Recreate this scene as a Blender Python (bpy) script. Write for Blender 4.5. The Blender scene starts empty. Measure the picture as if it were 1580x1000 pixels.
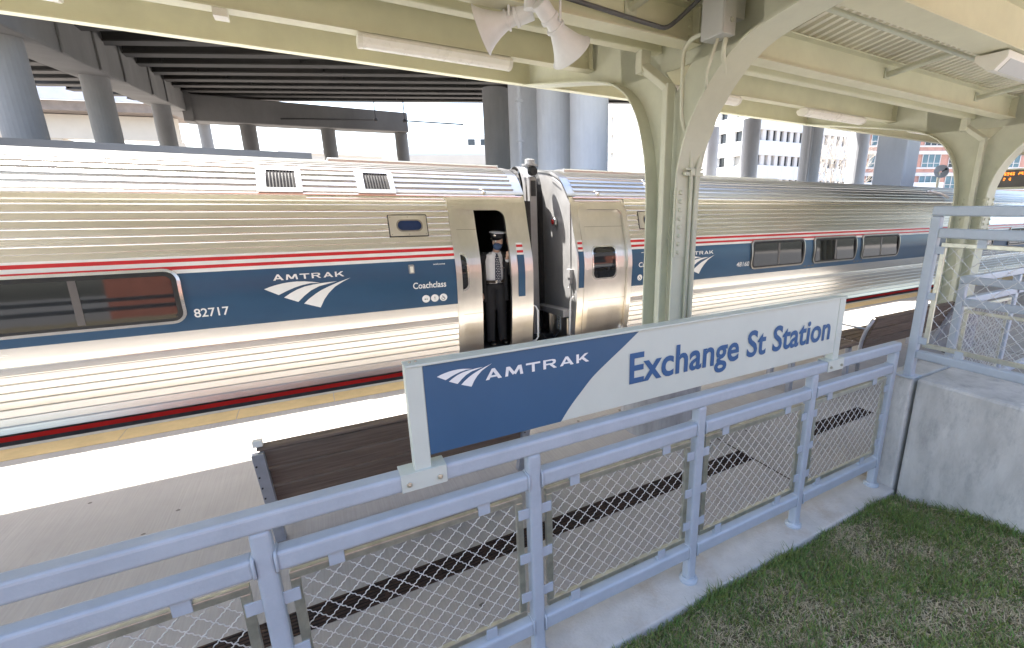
import bpy, bmesh, math, random
from mathutils import Vector, Matrix
random.seed(7)
R = math.radians
S = bpy.context.scene
COL = S.collection

# ------------------------------------------------------------------ camera
H = 2.15
cam_d = bpy.data.cameras.new('camera')
cam = bpy.data.objects.new('camera', cam_d); COL.objects.link(cam)
F_PX, CX, CY, YAW, PITCH = 712.1, 905.0, 508.0, 0.52878, 0.25607
cam_d.sensor_fit = 'HORIZONTAL'; cam_d.sensor_width = 36.0
cam_d.lens = F_PX / 1580 * 36.0
cam_d.shift_x = (790 - CX) / 1580
cam_d.shift_y = (CY - 500) / 1580
cam_d.clip_start = 0.05; cam_d.clip_end = 2000
cam.location = (0, 0, H)
cam.rotation_euler = (math.pi/2 - PITCH, 0, -YAW)
S.camera = cam
# ------------------------------------------------------------------ light
SUN = Vector((-0.36, 0.485, 1.0)).normalized()      # towards the sun
ELEV = math.asin(SUN.z); AZ = math.atan2(SUN.x, SUN.y)
W = bpy.data.worlds.new('World'); S.world = W; W.use_nodes = True
nt = W.node_tree
bg = nt.nodes['Background']
sky = nt.nodes.new('ShaderNodeTexSky'); sky.sky_type = 'NISHITA'; sky.sun_disc = False
sky.sun_elevation = ELEV; sky.sun_rotation = AZ
sky.air_density = 1.0; sky.dust_density = 2.8; sky.ozone_density = 0.8
nt.links.new(sky.outputs[0], bg.inputs[0]); bg.inputs[1].default_value = 0.13
sl = bpy.data.lights.new('sun', 'SUN'); sl.energy = 5.0; sl.angle = R(0.5); sl.color = (1, .95, .87)
so = bpy.data.objects.new('sun', sl); COL.objects.link(so)
so.rotation_euler = SUN.to_track_quat('Z', 'Y').to_euler(); so.location = (0, 20, 40)
vs = S.view_settings
vs.view_transform = 'Standard'; vs.look = 'None'; vs.gamma = 1; vs.use_curve_mapping = False
vs.exposure = 2.45

# ------------------------------------------------------------------ materials
MATS = {}
def mat(name, col, rough=.6, metal=0, var=.12, scale=6, bump=0, bscale=60, stretch=(1,1,1), spec=None, col2=None, dirt=0, dirtcol=(.12,.1,.08), dk=.35):
    m = bpy.data.materials.new(name); m.use_nodes = True; MATS[name] = m
    n = m.node_tree.nodes; L = m.node_tree.links; p = n['Principled BSDF']
    p.inputs['Roughness'].default_value = rough; p.inputs['Metallic'].default_value = metal
    if spec is not None: p.inputs['Specular IOR Level'].default_value = spec
    tc = n.new('ShaderNodeTexCoord'); mp = n.new('ShaderNodeMapping'); mp.inputs['Scale'].default_value = stretch
    L.new(tc.outputs['Object'], mp.inputs[0])
    nz = n.new('ShaderNodeTexNoise'); nz.inputs['Scale'].default_value = scale; nz.inputs['Detail'].default_value = 6
    nz.inputs['Roughness'].default_value = .65
    L.new(mp.outputs[0], nz.inputs[0])
    cr = n.new('ShaderNodeValToRGB')
    c2 = col2 if col2 else tuple(c*(1-var) for c in col)
    c1 = col if col2 else tuple(min(1, c*(1+var)) for c in col)
    cr.color_ramp.elements[0].position = .3; cr.color_ramp.elements[1].position = .7
    cr.color_ramp.elements[0].color = (*c2, 1); cr.color_ramp.elements[1].color = (*c1, 1)
    L.new(nz.outputs[0], cr.inputs[0]); out = cr.outputs[0]
    if dirt:
        n2 = n.new('ShaderNodeTexNoise'); n2.inputs['Scale'].default_value = scale*dk; n2.inputs['Detail'].default_value = 8; n2.inputs['Roughness'].default_value = .75
        L.new(mp.outputs[0], n2.inputs[0])
        r2 = n.new('ShaderNodeValToRGB'); r2.color_ramp.elements[0].position = .52; r2.color_ramp.elements[1].position = .72
        r2.color_ramp.elements[1].color = (dirt, dirt, dirt, 1)
        L.new(n2.outputs[0], r2.inputs[0])
        mx = n.new('ShaderNodeMix'); mx.data_type = 'RGBA'; L.new(r2.outputs[0], mx.inputs['Factor'])
        L.new(out, mx.inputs['A']); mx.inputs['B'].default_value = (*dirtcol, 1); out = mx.outputs['Result']
    L.new(out, p.inputs['Base Color'])
    # roughness variation
    if metal or rough < .5:
        mr = n.new('ShaderNodeMapRange'); mr.inputs['To Min'].default_value = max(.02, rough*.75); mr.inputs['To Max'].default_value = min(1, rough*1.3)
        L.new(nz.outputs[0], mr.inputs['Value']); L.new(mr.outputs[0], p.inputs['Roughness'])
    if bump:
        b = n.new('ShaderNodeTexNoise'); b.inputs['Scale'].default_value = bscale; b.inputs['Detail'].default_value = 5
        L.new(mp.outputs[0], b.inputs[0])
        bp = n.new('ShaderNodeBump'); bp.inputs['Strength'].default_value = bump; bp.inputs['Distance'].default_value = .01
        L.new(b.outputs[0], bp.inputs['Height']); L.new(bp.outputs[0], p.inputs['Normal'])
    return m
STEEL = mat('stainless_steel', (.80,.775,.73), .25, 1, .07, 3.0, 0, 2.2, (.06,1,2.5), dirt=.22, dirtcol=(.50,.46,.40))
STEELF = mat('smooth_steel', (.76,.73,.68), .30, 1, .08, 2.5, .09, 4, (1,1,.6), dirt=.25, dirtcol=(.42,.39,.34))
STEELR = mat('roof_steel', (.57,.575,.585), .30, 1, .08, 2, 0, 6, (.08,1,2), dirt=.2, dirtcol=(.5,.5,.5))
BULK = mat('bulkhead_grey', (.30,.30,.305), .5, .35, .12, 4, .08, 30, dirt=.35, dirtcol=(.25,.23,.21))
BLUE = mat('livery_blue', (.022,.073,.148), .32, 0, .14, 1.2, .03, 3, (.4,1,1))
RED = mat('livery_red', (.55,.018,.022), .35, 0, .1, 2)
WHITE = mat('livery_white', (.78,.78,.77), .4, 0, .05, 4)
GLASS = mat('dark_glass', (.012,.013,.015), .035, 0, .2, 1, .015, 1.5, spec=.75)
LOUV = mat('louvre_brown', (.022,.018,.015), .6, 0, .2, 8)
REDS = mat('sill_red', (.80,.028,.022), .4, 0, .08, 2)
SILL = mat('sill_grey', (.085,.08,.075), .5, 0, .2, 4)
RUBBER = mat('black_rubber', (.018,.018,.019), .65, 0, .3, 12)
GUNM = mat('window_frame_metal', (.36,.33,.29), .32, 1, .12, 6)
MULL = mat('mullion_grey', (.11,.10,.095), .45, 0, .1, 6)
BRIGHT = mat('bright_trim', (.78,.75,.70), .22, 1, .06, 6)
DARK = mat('dark_interior', (.02,.021,.023), .6, 0, .3, 4)
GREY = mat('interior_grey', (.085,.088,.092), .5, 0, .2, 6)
ORANGE = mat('sill_orange', (.55,.27,.04), .6, 0, .2, 8)
CREAM = mat('canopy_paint', (.64,.625,.455), .5, 0, .07, 2.2, .04, 40, dirt=.08, dirtcol=(.36,.33,.22))
CREAM2 = mat('column_paint', (.58,.59,.465), .48, 0, .07, 3, .05, 50, dirt=.12, dirtcol=(.32,.31,.24))
DECKP = mat('deck_paint', (.84,.80,.66), .55, 0, .08, 1.5, 0)
FIXT = mat('fixture_white', (.74,.72,.64), .4, 0, .05, 4)
DIFF = mat('diffuser_plastic', (.86,.84,.77), .28, 0, .04, 10, .05, 120)
HORN = mat('horn_white', (.75,.765,.775), .38, 0, .06, 8)
RAIL = mat('railing_blue_grey', (.395,.44,.49), .34, 0, .07, 7, .07, 90, dirt=.5, dirtcol=(.47,.51,.56), dk=2.2)
GALV = mat('galvanised_channel', (.52,.52,.44), .3, .75, .22, 14, .05, 60)
WIRE = mat('galvanised_wire', (.62,.62,.61), .35, .5, .12, 30)
SIGNP = mat('sign_grey_paint', (.555,.59,.53), .42, 0, .04, 3)
SIGNB = mat('sign_blue', (.035,.10,.20), .42, 0, .06, 1.5)
SIGNT = mat('sign_text_blue', (.03,.10,.24), .45, 0, .05, 2)
WOODM = mat('weathered_wood', (.21,.155,.115), .7, 0, .3, 5, .35, 20, (.5,9,12), col2=(.09,.064,.046), dirt=.5, dirtcol=(.27,.225,.18))
CONC = mat('concrete', (.49,.475,.445), .85, 0, .24, 4.0, .35, 55, (1,1.0,.42), dirt=.62, dirtcol=(.22,.22,.22), dk=1.9)
CONCP = mat('plinth_concrete', (.36,.355,.36), .85, 0, .25, 9, .25, 45, (1,1,.25), dirt=.4, dirtcol=(.2,.2,.21))
CURB = mat('curb_concrete', (.49,.475,.45), .85, 0, .14, 5, .35, 70, dirt=.55, dirtcol=(.34,.26,.19), dk=.8)
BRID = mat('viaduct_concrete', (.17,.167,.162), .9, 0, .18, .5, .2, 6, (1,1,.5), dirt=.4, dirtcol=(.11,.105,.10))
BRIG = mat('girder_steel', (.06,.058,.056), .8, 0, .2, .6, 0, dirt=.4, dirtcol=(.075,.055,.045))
PIERD = mat('pier_weathered', (.235,.235,.235), .85, 0, .15, .7, .15, 12, (1,1,.4), dirt=.3, dirtcol=(.2,.2,.2))
PIER = mat('pier_concrete', (.50,.515,.545), .85, 0, .10, .7, .15, 12, (1,1,.4), dirt=.3, dirtcol=(.26,.27,.29))
YELL = mat('tactile_yellow', (.58,.43,.21), .7, 0, .1, 6, .3, 40, dirt=.2, dirtcol=(.4,.28,.12))
NOSE = mat('edge_nosing', (.42,.40,.37), .7, 0, .1, 8)
GRATE = mat('rusty_grate', (.07,.04,.03), .75, .3, .4, 18, .3, 60, col2=(.02,.015,.013))
DARKP = mat('drain_pit', (.006,.006,.006), .9)
BLACKC = mat('black_cloth', (.013,.013,.016), .8, 0, .25, 9, .9, 7, (1.6,1.6,.5))
SHIRT = mat('white_shirt', (.72,.72,.74), .8, 0, .04, 20, .9, 12, (1,1,.5))
SKIN = mat('skin', (.66,.42,.31), .5, 0, .08, 15)
MASK = mat('mask_blue', (.04,.075,.16), .8, 0, .1, 30)
TIE = mat('tie_navy', (.014,.02,.05), .6)
CAPSHEEN = mat('cap_top_sheen', (.46,.48,.55), .6, 0, .06, 10)  # sky sheen on the dark cap, painted in as pale blue-grey
HAIR = mat('grey_hair', (.16,.14,.13), .8, 0, .2, 40)
GOLD = mat('badge_silver', (.7,.68,.6), .25, 1)
BELT = mat('belt_brown', (.03,.02,.014), .5)
BOFF = mat('office_panels', (.66,.66,.65), .7, 0, .05, .4, dirt=.1, dirtcol=(.5,.5,.5))
BWIN = mat('office_glass', (.03,.034,.04), .08, 0, .4, .5)
BWIN2 = mat('office_blind', (.30,.29,.27), .5, 0, .2, .5)
BRICK = mat('red_brick', (.50,.27,.21), .85, 0, .18, 1.2, .1, 20)
BAND = mat('pale_stone', (.62,.58,.55), .8, 0, .06, 1)
GLAS2 = mat('blue_glass', (.10,.17,.20), .1, 0, .4, .4)
TAN = mat('tan_stucco', (.50,.46,.40), .85, 0, .06, .4)
GROUND = mat('gravel_ground', (.24,.22,.20), .95, 0, .2, 2, .3, 30)
BARK = mat('pale_bark', (.42,.38,.33), .9, 0, .2, 10)
SOIL = mat('lawn_soil', (.19,.155,.10), 1, 0, .3, 5, .5, 60, col2=(.07,.065,.03))
BOX = mat('box_paint', (.44,.45,.43), .45, 0, .05, 5)
CABLE = mat('grey_cable', (.10,.10,.105), .5, 0, .1, 20)
LENSB = mat('blue_lens', (.012,.03,.10), .12)
LENS = mat('red_lens', (.25,.012,.012), .15)
LEDB = mat('led_board_face', (.09,.085,.08), .35)
PAPER = mat('sticker', (.7,.7,.68), .6, 0, .12, 60)
GALV2 = mat('bench_metal', (.45,.47,.52), .4, .6, .1, 12)
BRKD = mat('station_brick', (.30,.11,.075), .9, 0, .2, 3)
def emis(name, col, st):
    m = bpy.data.materials.new(name); m.use_nodes = True
    p = m.node_tree.nodes['Principled BSDF']
    p.inputs['Base Color'].default_value = (*col, 1); p.inputs['Emission Color'].default_value = (*col, 1); p.inputs['Emission Strength'].default_value = st
    return m
LED = emis('orange_led', (1, .28, .03), .55)

# platform concrete : broom lines across the platform, joints, stains
def platform_mat():
    m = mat('platform_concrete', (.37,.355,.34), .85, 0, .09, 1.3, 0, dirt=.45, dirtcol=(.26,.24,.22))
    n = m.node_tree.nodes; L = m.node_tree.links; p = n['Principled BSDF']
    tc = n.new('ShaderNodeTexCoord'); mp = n.new('ShaderNodeMapping'); mp.inputs['Scale'].default_value = (95, 2.2, 1)
    L.new(tc.outputs['Object'], mp.inputs[0])
    nz = n.new('ShaderNodeTexNoise'); nz.inputs['Scale'].default_value = 1; nz.inputs['Detail'].default_value = 3
    L.new(mp.outputs[0], nz.inputs[0])
    src = p.inputs['Base Color'].links[0].from_socket
    mr = n.new('ShaderNodeMapRange'); mr.inputs['From Min'].default_value = .3; mr.inputs['From Max'].default_value = .7
    mr.inputs['To Min'].default_value = .93; mr.inputs['To Max'].default_value = 1.06
    L.new(nz.outputs[0], mr.inputs['Value'])
    mx = n.new('ShaderNodeMix'); mx.data_type = 'RGBA'; mx.blend_type = 'MULTIPLY'; mx.inputs['Factor'].default_value = 1
    L.new(src, mx.inputs['A']); L.new(mr.outputs[0], mx.inputs['B'])
    L.new(mx.outputs['Result'], p.inputs['Base Color'])
    bp = n.new('ShaderNodeBump'); bp.inputs['Strength'].default_value = .25; bp.inputs['Distance'].default_value = .004
    L.new(nz.outputs[0], bp.inputs['Height']); L.new(bp.outputs[0], p.inputs['Normal'])
    return m
PLAT = platform_mat()
def grass_mat():
    m = bpy.data.materials.new('grass_blades'); m.use_nodes = True
    n = m.node_tree.nodes; L = m.node_tree.links; p = n['Principled BSDF']
    a = n.new('ShaderNodeAttribute'); a.attribute_name = 'tint'
    L.new(a.outputs['Color'], p.inputs['Base Color']); p.inputs['Roughness'].default_value = .7
    return m
GRASS = grass_mat()

# ------------------------------------------------------------------ helpers
ORG = {}
def tag(o, label=None, cat=None, group=None, kind=None):
    if label: o['label'] = label
    if cat: o['category'] = cat
    if group: o['group'] = group
    if kind: o['kind'] = kind
    return o
def thing(name, label, cat, loc=(0,0,0), group=None):
    o = bpy.data.objects.new(name, None); COL.objects.link(o)
    o.location = loc; o.empty_display_size = .2; ORG[o] = Vector(loc)
    return tag(o, label, cat, group)
class MB:
    def __init__(s): s.v = []; s.f = []; s.mi = []
    def add(s, vs, fs, mi=0):
        b = len(s.v); s.v += [tuple(v) for v in vs]
        for f in fs: s.f.append(tuple(b+i for i in f)); s.mi.append(mi)
        return s
    def box(s, x0, x1, y0, y1, z0, z1, M=None, mi=0):
        vs = [Vector((x,y,z)) for x in (x0,x1) for y in (y0,y1) for z in (z0,z1)]
        if M: vs = [M @ v for v in vs]
        return s.add(vs, [(0,1,3,2),(4,6,7,5),(0,4,5,1),(2,3,7,6),(0,2,6,4),(1,5,7,3)], mi)
    def tube(s, pts, r, n=8, mi=0, caps=True):
        pts = [Vector(p) for p in pts]; rs = r if isinstance(r, (list,tuple)) else [r]*len(pts)
        vs = []; up = None
        for i, p in enumerate(pts):
            d = (pts[min(i+1,len(pts)-1)] - pts[max(i-1,0)]).normalized()
            if up is None:
                a = Vector((0,0,1)) if abs(d.z) < .9 else Vector((1,0,0)); up = d.cross(a).normalized()
            up = (up - d*up.dot(d)).normalized(); w = d.cross(up)
            for k in range(n):
                t = 2*math.pi*(k+.5)/n; vs.append(p + (up*math.cos(t) + w*math.sin(t))*rs[i])
        fs = []
        for i in range(len(pts)-1):
            for k in range(n):
                a = i*n+k; b = i*n+(k+1)%n; fs.append((a,b,b+n,a+n))
        if caps: fs += [tuple(range(n-1,-1,-1)), tuple((len(pts)-1)*n+k for k in range(n))]
        return s.add(vs, fs, mi)
    def lathe(s, o, ax, prof, n=24, mi=0):          # prof: (dist along axis, radius)
        o = Vector(o); ax = Vector(ax).normalized()
        return s.tube([o+ax*d for d,_ in prof], [max(.0005,r) for _,r in prof], n, mi) if all(prof[i][0] < prof[i+1][0] for i in range(len(prof)-1)) else s._lathe(o, ax, prof, n, mi)
    def _lathe(s, o, ax, prof, n, mi):
        a = Vector((0,0,1)) if abs(ax.z) < .9 else Vector((1,0,0)); u = ax.cross(a).normalized(); w = ax.cross(u)
        vs = [o + ax*d + (u*math.cos(2*math.pi*k/n) + w*math.sin(2*math.pi*k/n))*max(.0005,r) for d, r in prof for k in range(n)]
        fs = [(i*n+k, i*n+(k+1)%n, (i+1)*n+(k+1)%n, (i+1)*n+k) for i in range(len(prof)-1) for k in range(n)]
        return s.add(vs, fs, mi)
    def prism(s, poly, fn, d0, d1, mi=0):           # poly 2d, fn(u,v,d)->xyz
        n = len(poly); vs = [fn(u,v,d0) for u,v in poly] + [fn(u,v,d1) for u,v in poly]
        fs = [tuple(range(n)), tuple(range(2*n-1,n-1,-1))] + [(i, i+n, (i+1)%n+n, (i+1)%n) for i in range(n)]
        return s.add(vs, fs, mi)
    def strip(s, A, B, mi=0, close=False):
        n = len(A); m = n if close else n-1
        return s.add(list(A)+list(B), [(i,(i+1)%n,(i+1)%n+n,i+n) for i in range(m)], mi)
    def build(s, name, m, parent=None, loc=None, bevel=0, smooth=False, seg=2, fixn=True):
        me = bpy.data.meshes.new(name)
        org = ORG[parent] if parent is not None else Vector(loc or (0,0,0))
        me.from_pydata([Vector(v)-org for v in s.v], [], s.f)
        ms = m if isinstance(m, (list,tuple)) else [m]
        for q in ms: me.materials.append(q)
        if len(ms) > 1: me.polygons.foreach_set('material_index', s.mi)
        if fixn:
            b = bmesh.new(); b.from_mesh(me); bmesh.ops.recalc_face_normals(b, faces=b.faces); b.to_mesh(me); b.free()
        if smooth: me.polygons.foreach_set('use_smooth', [True]*len(me.polygons))
        o = bpy.data.objects.new(name, me); COL.objects.link(o)
        if parent is not None: o.parent = parent
        else: o.location = org
        ORG[o] = org
        if bevel:
            b = o.modifiers.new('bevel', 'BEVEL'); b.width = bevel; b.segments = seg; b.limit_method = 'ANGLE'; b.angle_limit = R(40)
            b.harden_normals = False
        if smooth == 'auto':
            pass
        me.update(); return o
def struct(name, mb, m, **k):
    o = mb.build(name, m, **k); o['kind'] = 'structure'; return o
def copy_tree(o, d, parent=None, shift=False):
    c = o.copy(); COL.objects.link(c)
    if parent is not None: c.parent = parent
    else: c.location = Vector(o.location) + Vector(d)
    ORG[c] = ORG[o] + Vector(d)
    for ch in list(o.children):
        copy_tree(ch, d, c)
    return c
# --- 2d shapes draped on a surface fn(u,v,off)->xyz
def rr(x0, x1, z0, z1, r, n=5, ps=8):
    pts = []
    def seg(a, b, k):
        for i in range(k): pts.append((a[0]+(b[0]-a[0])*i/k, a[1]+(b[1]-a[1])*i/k))
    def arc(cx, cz, t0):
        for i in range(n): t = t0 + math.pi/2*i/n; pts.append((cx+r*math.cos(t), cz+r*math.sin(t)))
    arc(x1-r, z0+r, -math.pi/2); seg((x1,z0+r),(x1,z1-r),ps)
    arc(x1-r, z1-r, 0); seg((x1-r,z1),(x0+r,z1),ps)
    arc(x0+r, z1-r, math.pi/2); seg((x0,z1-r),(x0,z0+r),ps)
    arc(x0+r, z0+r, math.pi); seg((x0+r,z0),(x1-r,z0),ps)
    return pts
def drape(polys, fn, off, step=None):
    b = bmesh.new()
    for P in polys:
        try: b.faces.new([b.verts.new((u,v,0)) for u,v in P])
        except Exception: pass
    bmesh.ops.triangulate(b, faces=b.faces)
    if step:
        zs = [v.co.y for v in b.verts]; z = min(zs)+step
        while z < max(zs):
            bmesh.ops.bisect_plane(b, geom=b.verts[:]+b.edges[:]+b.faces[:], plane_co=(0,z,0), plane_no=(0,1,0)); z += step
    b.verts.index_update()
    m = MB(); m.add([fn(v.co.x, v.co.y, off) for v in b.verts], [[v.index for v in f.verts] for f in b.faces]); b.free()
    return m
_tc = {}
def text_polys(s, bold=0, spacing=1.0):
    k = (s,bold,spacing)
    if k in _tc: return _tc[k]
    c = bpy.data.curves.new('lettering', 'FONT'); c.body = s; c.size = 1; c.offset = bold; c.space_character = spacing; c.resolution_u = 4
    o = bpy.data.objects.new('lettering', c); COL.objects.link(o)
    bpy.context.view_layer.update()
    me = bpy.data.meshes.new_from_object(o.evaluated_get(bpy.context.evaluated_depsgraph_get()))
    vs = [tuple(v.co[:2]) for v in me.vertices]; P = [[vs[i] for i in p.vertices] for p in me.polygons]
    bpy.data.objects.remove(o); bpy.data.curves.remove(c); bpy.data.meshes.remove(me)
    _tc[k] = P; return P
def fit(P, x0, x1, z0, z1, shear=0, capH=None):
    us = [u for p in P for u,_ in p]; vs = [v for p in P for _,v in p]
    a, b = min(us), max(us); c, d = (min(vs), max(vs)) if capH is None else capH
    return [[(x0+(u-a)/(b-a)*(x1-x0)+shear*(v-c)/(d-c)*(z1-z0), z0+(v-c)/(d-c)*(z1-z0)) for u,v in p] for p in P]
def plane_fn(Y): return lambda u,v,o: Vector((u, Y-o, v))
# travel logo : three swooping tapered stripes (u,v in 0..1 / aspect)
GLY = {'A':(1,[[(0,0),(.22,0),(.585,1),(.41,1)],[(.5,1),(.585,1),(1,0),(.77,0),(.44,.80)],[(.24,.2),(.76,.2),(.69,.38),(.31,.38)]]),
 'M':(1.15,[[(0,0),(.16,0),(.24,1),(.08,1)],[(.84,0),(1,0),(.92,1),(.76,1)],[(.08,1),(.28,1),(.55,.26),(.42,.08)],[(.72,1),(.92,1),(.58,.08),(.45,.26)]]),
 'T':(.95,[[(0,.8),(1,.8),(1,1),(0,1)],[(.4,0),(.6,0),(.6,.85),(.4,.85)]]),
 'R':(.95,[[(0,0),(.2,0),(.2,1),(0,1)],[(.15,.84),(.66,.84),(.70,1),(.15,1)],[(.15,.42),(.70,.42),(.66,.58),(.15,.58)],[(.62,.84),(.72,.73),(.92,.74),(.86,.93),(.69,1)],[(.62,.58),(.69,.42),(.86,.52),(.92,.74),(.72,.73)],[(.42,.45),(.66,.45),(.98,0),(.74,0)]]),
 'K':(.95,[[(0,0),(.2,0),(.2,1),(0,1)],[(.16,.40),(.66,1),(.94,1),(.30,.28)],[(.32,.56),(.50,.70),(1,0),(.74,0)]])}
def wide_caps(word, x0, x1, z0, z1, fn, off, tall=1.0, step=None, tilt=0):
    W_ = sum(GLY[c][0] for c in word) + .2*(len(word)-1); k = (x1-x0)/W_; u = 0; out = MB()
    for i, c in enumerate(word):
        w, P = GLY[c]
        for j, p in enumerate(P):
            m_ = drape([[(x0+(u+a*w)*k, z0+(z1-z0)*b_*(tall if i == 0 else 1)) for a,b_ in p]], fn, off+.0005*j, step); out.add(m_.v, m_.f)
        u += w+.2
    return out
LOGO = [[(.324,1.562),(.337,1.567),(.351,1.571),(.368,1.5745),(.384,1.5765),(.401,1.577),(.418,1.576),(.437,1.573),(.455,1.569),(.432,1.570),(.41,1.566),(.393,1.561),(.373,1.553),(.354,1.544)],
 [(.365,1.536),(.38,1.546),(.397,1.555),(.417,1.562),(.436,1.5655),(.456,1.568),(.476,1.5695),(.496,1.570),(.476,1.5655),(.451,1.560),(.43,1.550),(.413,1.537),(.396,1.521)],
 [(.409,1.515),(.422,1.527),(.44,1.540),(.455,1.549),(.475,1.558),(.501,1.568),(.532,1.578),(.511,1.568),(.49,1.556),(.472,1.539),(.459,1.522),(.447,1.5)]]
def logo(x0, x1, z0, z1, tilt=0):
    a,b,c,d = .324,.532,1.5,1.578
    return [[(x0+(u-a)/(b-a)*(x1-x0), z0+(v-c)/(d-c)*(z1-z0)+tilt*(u-a)/(b-a)) for u,v in p] for p in LOGO]

# ================================================================== SETTING
m = MB(); m.box(-400,400,-300,500,-1.6,-1.25); struct('ground', m, GROUND)
m = MB(); m.box(-45,60,1.76,6.0,-.4,0)
struct('platform', m, PLAT)
m = MB(); x = -45.0
while x < 60: m.box(x+.004,x+.914,5.715,6.0,-.3,.004); x += .918
struct('tactile_strip', m, YELL)
m = MB(); m.box(-45,60,6.0,6.07,-.3,.006); struct('platform_nosing', m, NOSE)
m = MB()
for x in (-2.9,3.13,9.1): m.box(x-.006,x+.006,1.8,5.7,-.02,.0015)
struct('platform_joint', m, GRATE)
m = MB(); m.box(-45,3.66,1.512,1.80,-.4,.035); struct('kerb', m, CURB, bevel=.012)
# lawn : gently rising from the kerb towards the viewer
def lawn_z(x, y): return -.015 + max(0, 1.54-y)*.17 + .012*math.sin(x*5+y*3) + .01*math.sin(x*11-y*7)
m = MB(); nx, ny = 90, 60
for i in range(nx+1):
    for j in range(ny+1):
        x = -12 + 15.68*i/nx; y = 1.52 - (j/ny)**1.6*9; m.v.append((x, y, lawn_z(x,y) if y > -1 else lawn_z(x,-1)))
m.f = [(i*(ny+1)+j, i*(ny+1)+j+1, (i+1)*(ny+1)+j+1, (i+1)*(ny+1)+j) for i in range(nx) for j in range(ny)]; m.mi = [0]*len(m.f)
struct('lawn', m, SOIL, smooth=True)
m = MB(); m.box(-90,90,-120,-7.4,-1.3,.2); struct('forecourt', m, mat('forecourt_asphalt', (.12,.12,.12), .9))
def grass_blades():
    from mathutils import noise
    V = []; Fc = []; T = []
    rnd = random.random
    n = 0
    while n < 52000:
        x = .75 + rnd()*2.9; y = 1.503 - rnd()*1.55
        if x*1.0 + y*2.2 < 3.2: continue
        g = noise.fractal(Vector((x*2.3,y*2.3,3)), 1, 2, 4)*.9
        k = noise.noise(Vector((x*1.1+7,y*1.4,1)))
        edge = min(1.56-y, 3.655-x)
        green = g + .35*k + (.55 if edge < .10 else .1)
        if green < .0 and rnd() < .5: continue
        straw = rnd() > .40 + .55*green
        n += 1
        h = (.022 + .03*rnd() + max(0,green)*.035*rnd())*(1.35 if edge < .05 else 1); a = rnd()*6.283
        lean = (.25 + rnd()*1.1) if not straw else 1.0+rnd()*2.0
        if straw: h *= .6
        dx, dy = math.cos(a), math.sin(a); w = .0016 + rnd()*.0016
        px, py = -dy*w, dx*w; z = lawn_z(x,y) - .003
        b = len(V); l = h*lean
        V += [(x-px,y-py,z),(x+px,y+py,z),(x-px*.8+dx*l*.35,y-py*.8+dy*l*.35,z+h*.6),(x+px*.8+dx*l*.35,y+py*.8+dy*l*.35,z+h*.6),(x+dx*l,y+dy*l,z+h*(.95 if not straw else .35))]
        Fc += [(b,b+1,b+3,b+2),(b+2,b+3,b+4)]
        q = .65+.7*rnd()
        c = (.40*q,.34*q,.215*q,1) if straw else ((.085+.07*rnd())*q,(.15+.05*rnd())*q,.036*q,1)
        T += list(c)*5
    me = bpy.data.meshes.new('grass'); me.from_pydata(V, [], Fc)
    at = me.color_attributes.new('tint', 'FLOAT_COLOR', 'POINT'); at.data.foreach_set('color', T)
    me.materials.append(GRASS)
    o = bpy.data.objects.new('grass', me); COL.objects.link(o)
    tag(o, 'patchy green and straw grass growing beside the kerb and wall', 'grass', kind='stuff')
grass_blades()
m = MB(); rg = random.Random(11)
for i in range(70):
    x = rg.uniform(-3.5,9); y = rg.uniform(1.9,5.4); r_ = rg.uniform(.006,.018)
    m.add([(x+r_*math.cos(k*.9)*rg.uniform(.7,1.2), y+r_*math.sin(k*.9)*rg.uniform(.7,1.2), .0012) for k in range(7)],[tuple(range(7))])
o = struct('platform_spots', m, mat('old_gum', (.13,.12,.11), .8)); o['kind'] = 'stuff'; tag(o, 'dark flattened gum spots scattered over the platform concrete', 'gum spots')
# drain grates let into the platform
def grate(x0, x1, label):
    t = thing('drain_grate', label, 'drain', (x0, 2.50, 0), 'drain grates in the platform')
    m = MB(); m.box(x0,x1,2.42,2.58,-.02,.0025); m.build('pit', DARKP, t)
    m = MB()
    for y in (2.422, 2.578): m.box(x0,x1,y-.006,y+.006,-.02,.007)
    k = 5
    for i in range(k): y = 2.422 + .156*(i+1)/(k+1); m.box(x0,x1,y-.0075,y+.0075,-.01,.006)
    x = x0
    while x < x1: m.box(x,x+.02,2.42,2.58,-.012,.004); x += .30
    m.build('grille', GRATE, t)
grate(-3.2, 3.12, 'long rusty slotted drain grate running behind the railing')
grate(3.95, 5.02, 'short rusty slotted drain grate further along, behind the last railing panel')

# ================================================================== TRAIN
YM = 6.44
PZ = [-.3,0,.3,.58,.86,1.05,1.22,1.4,1.56,1.83,2.1,2.25,2.33,2.45,2.55,2.64,2.70,2.742,2.775,2.792,2.80]
PY = [.175,.12,.085,.042,.020,.01,0,.015,.055,.14,.215,.26,.30,.40,.50,.63,.80,.98,1.2,1.4,1.6]
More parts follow.
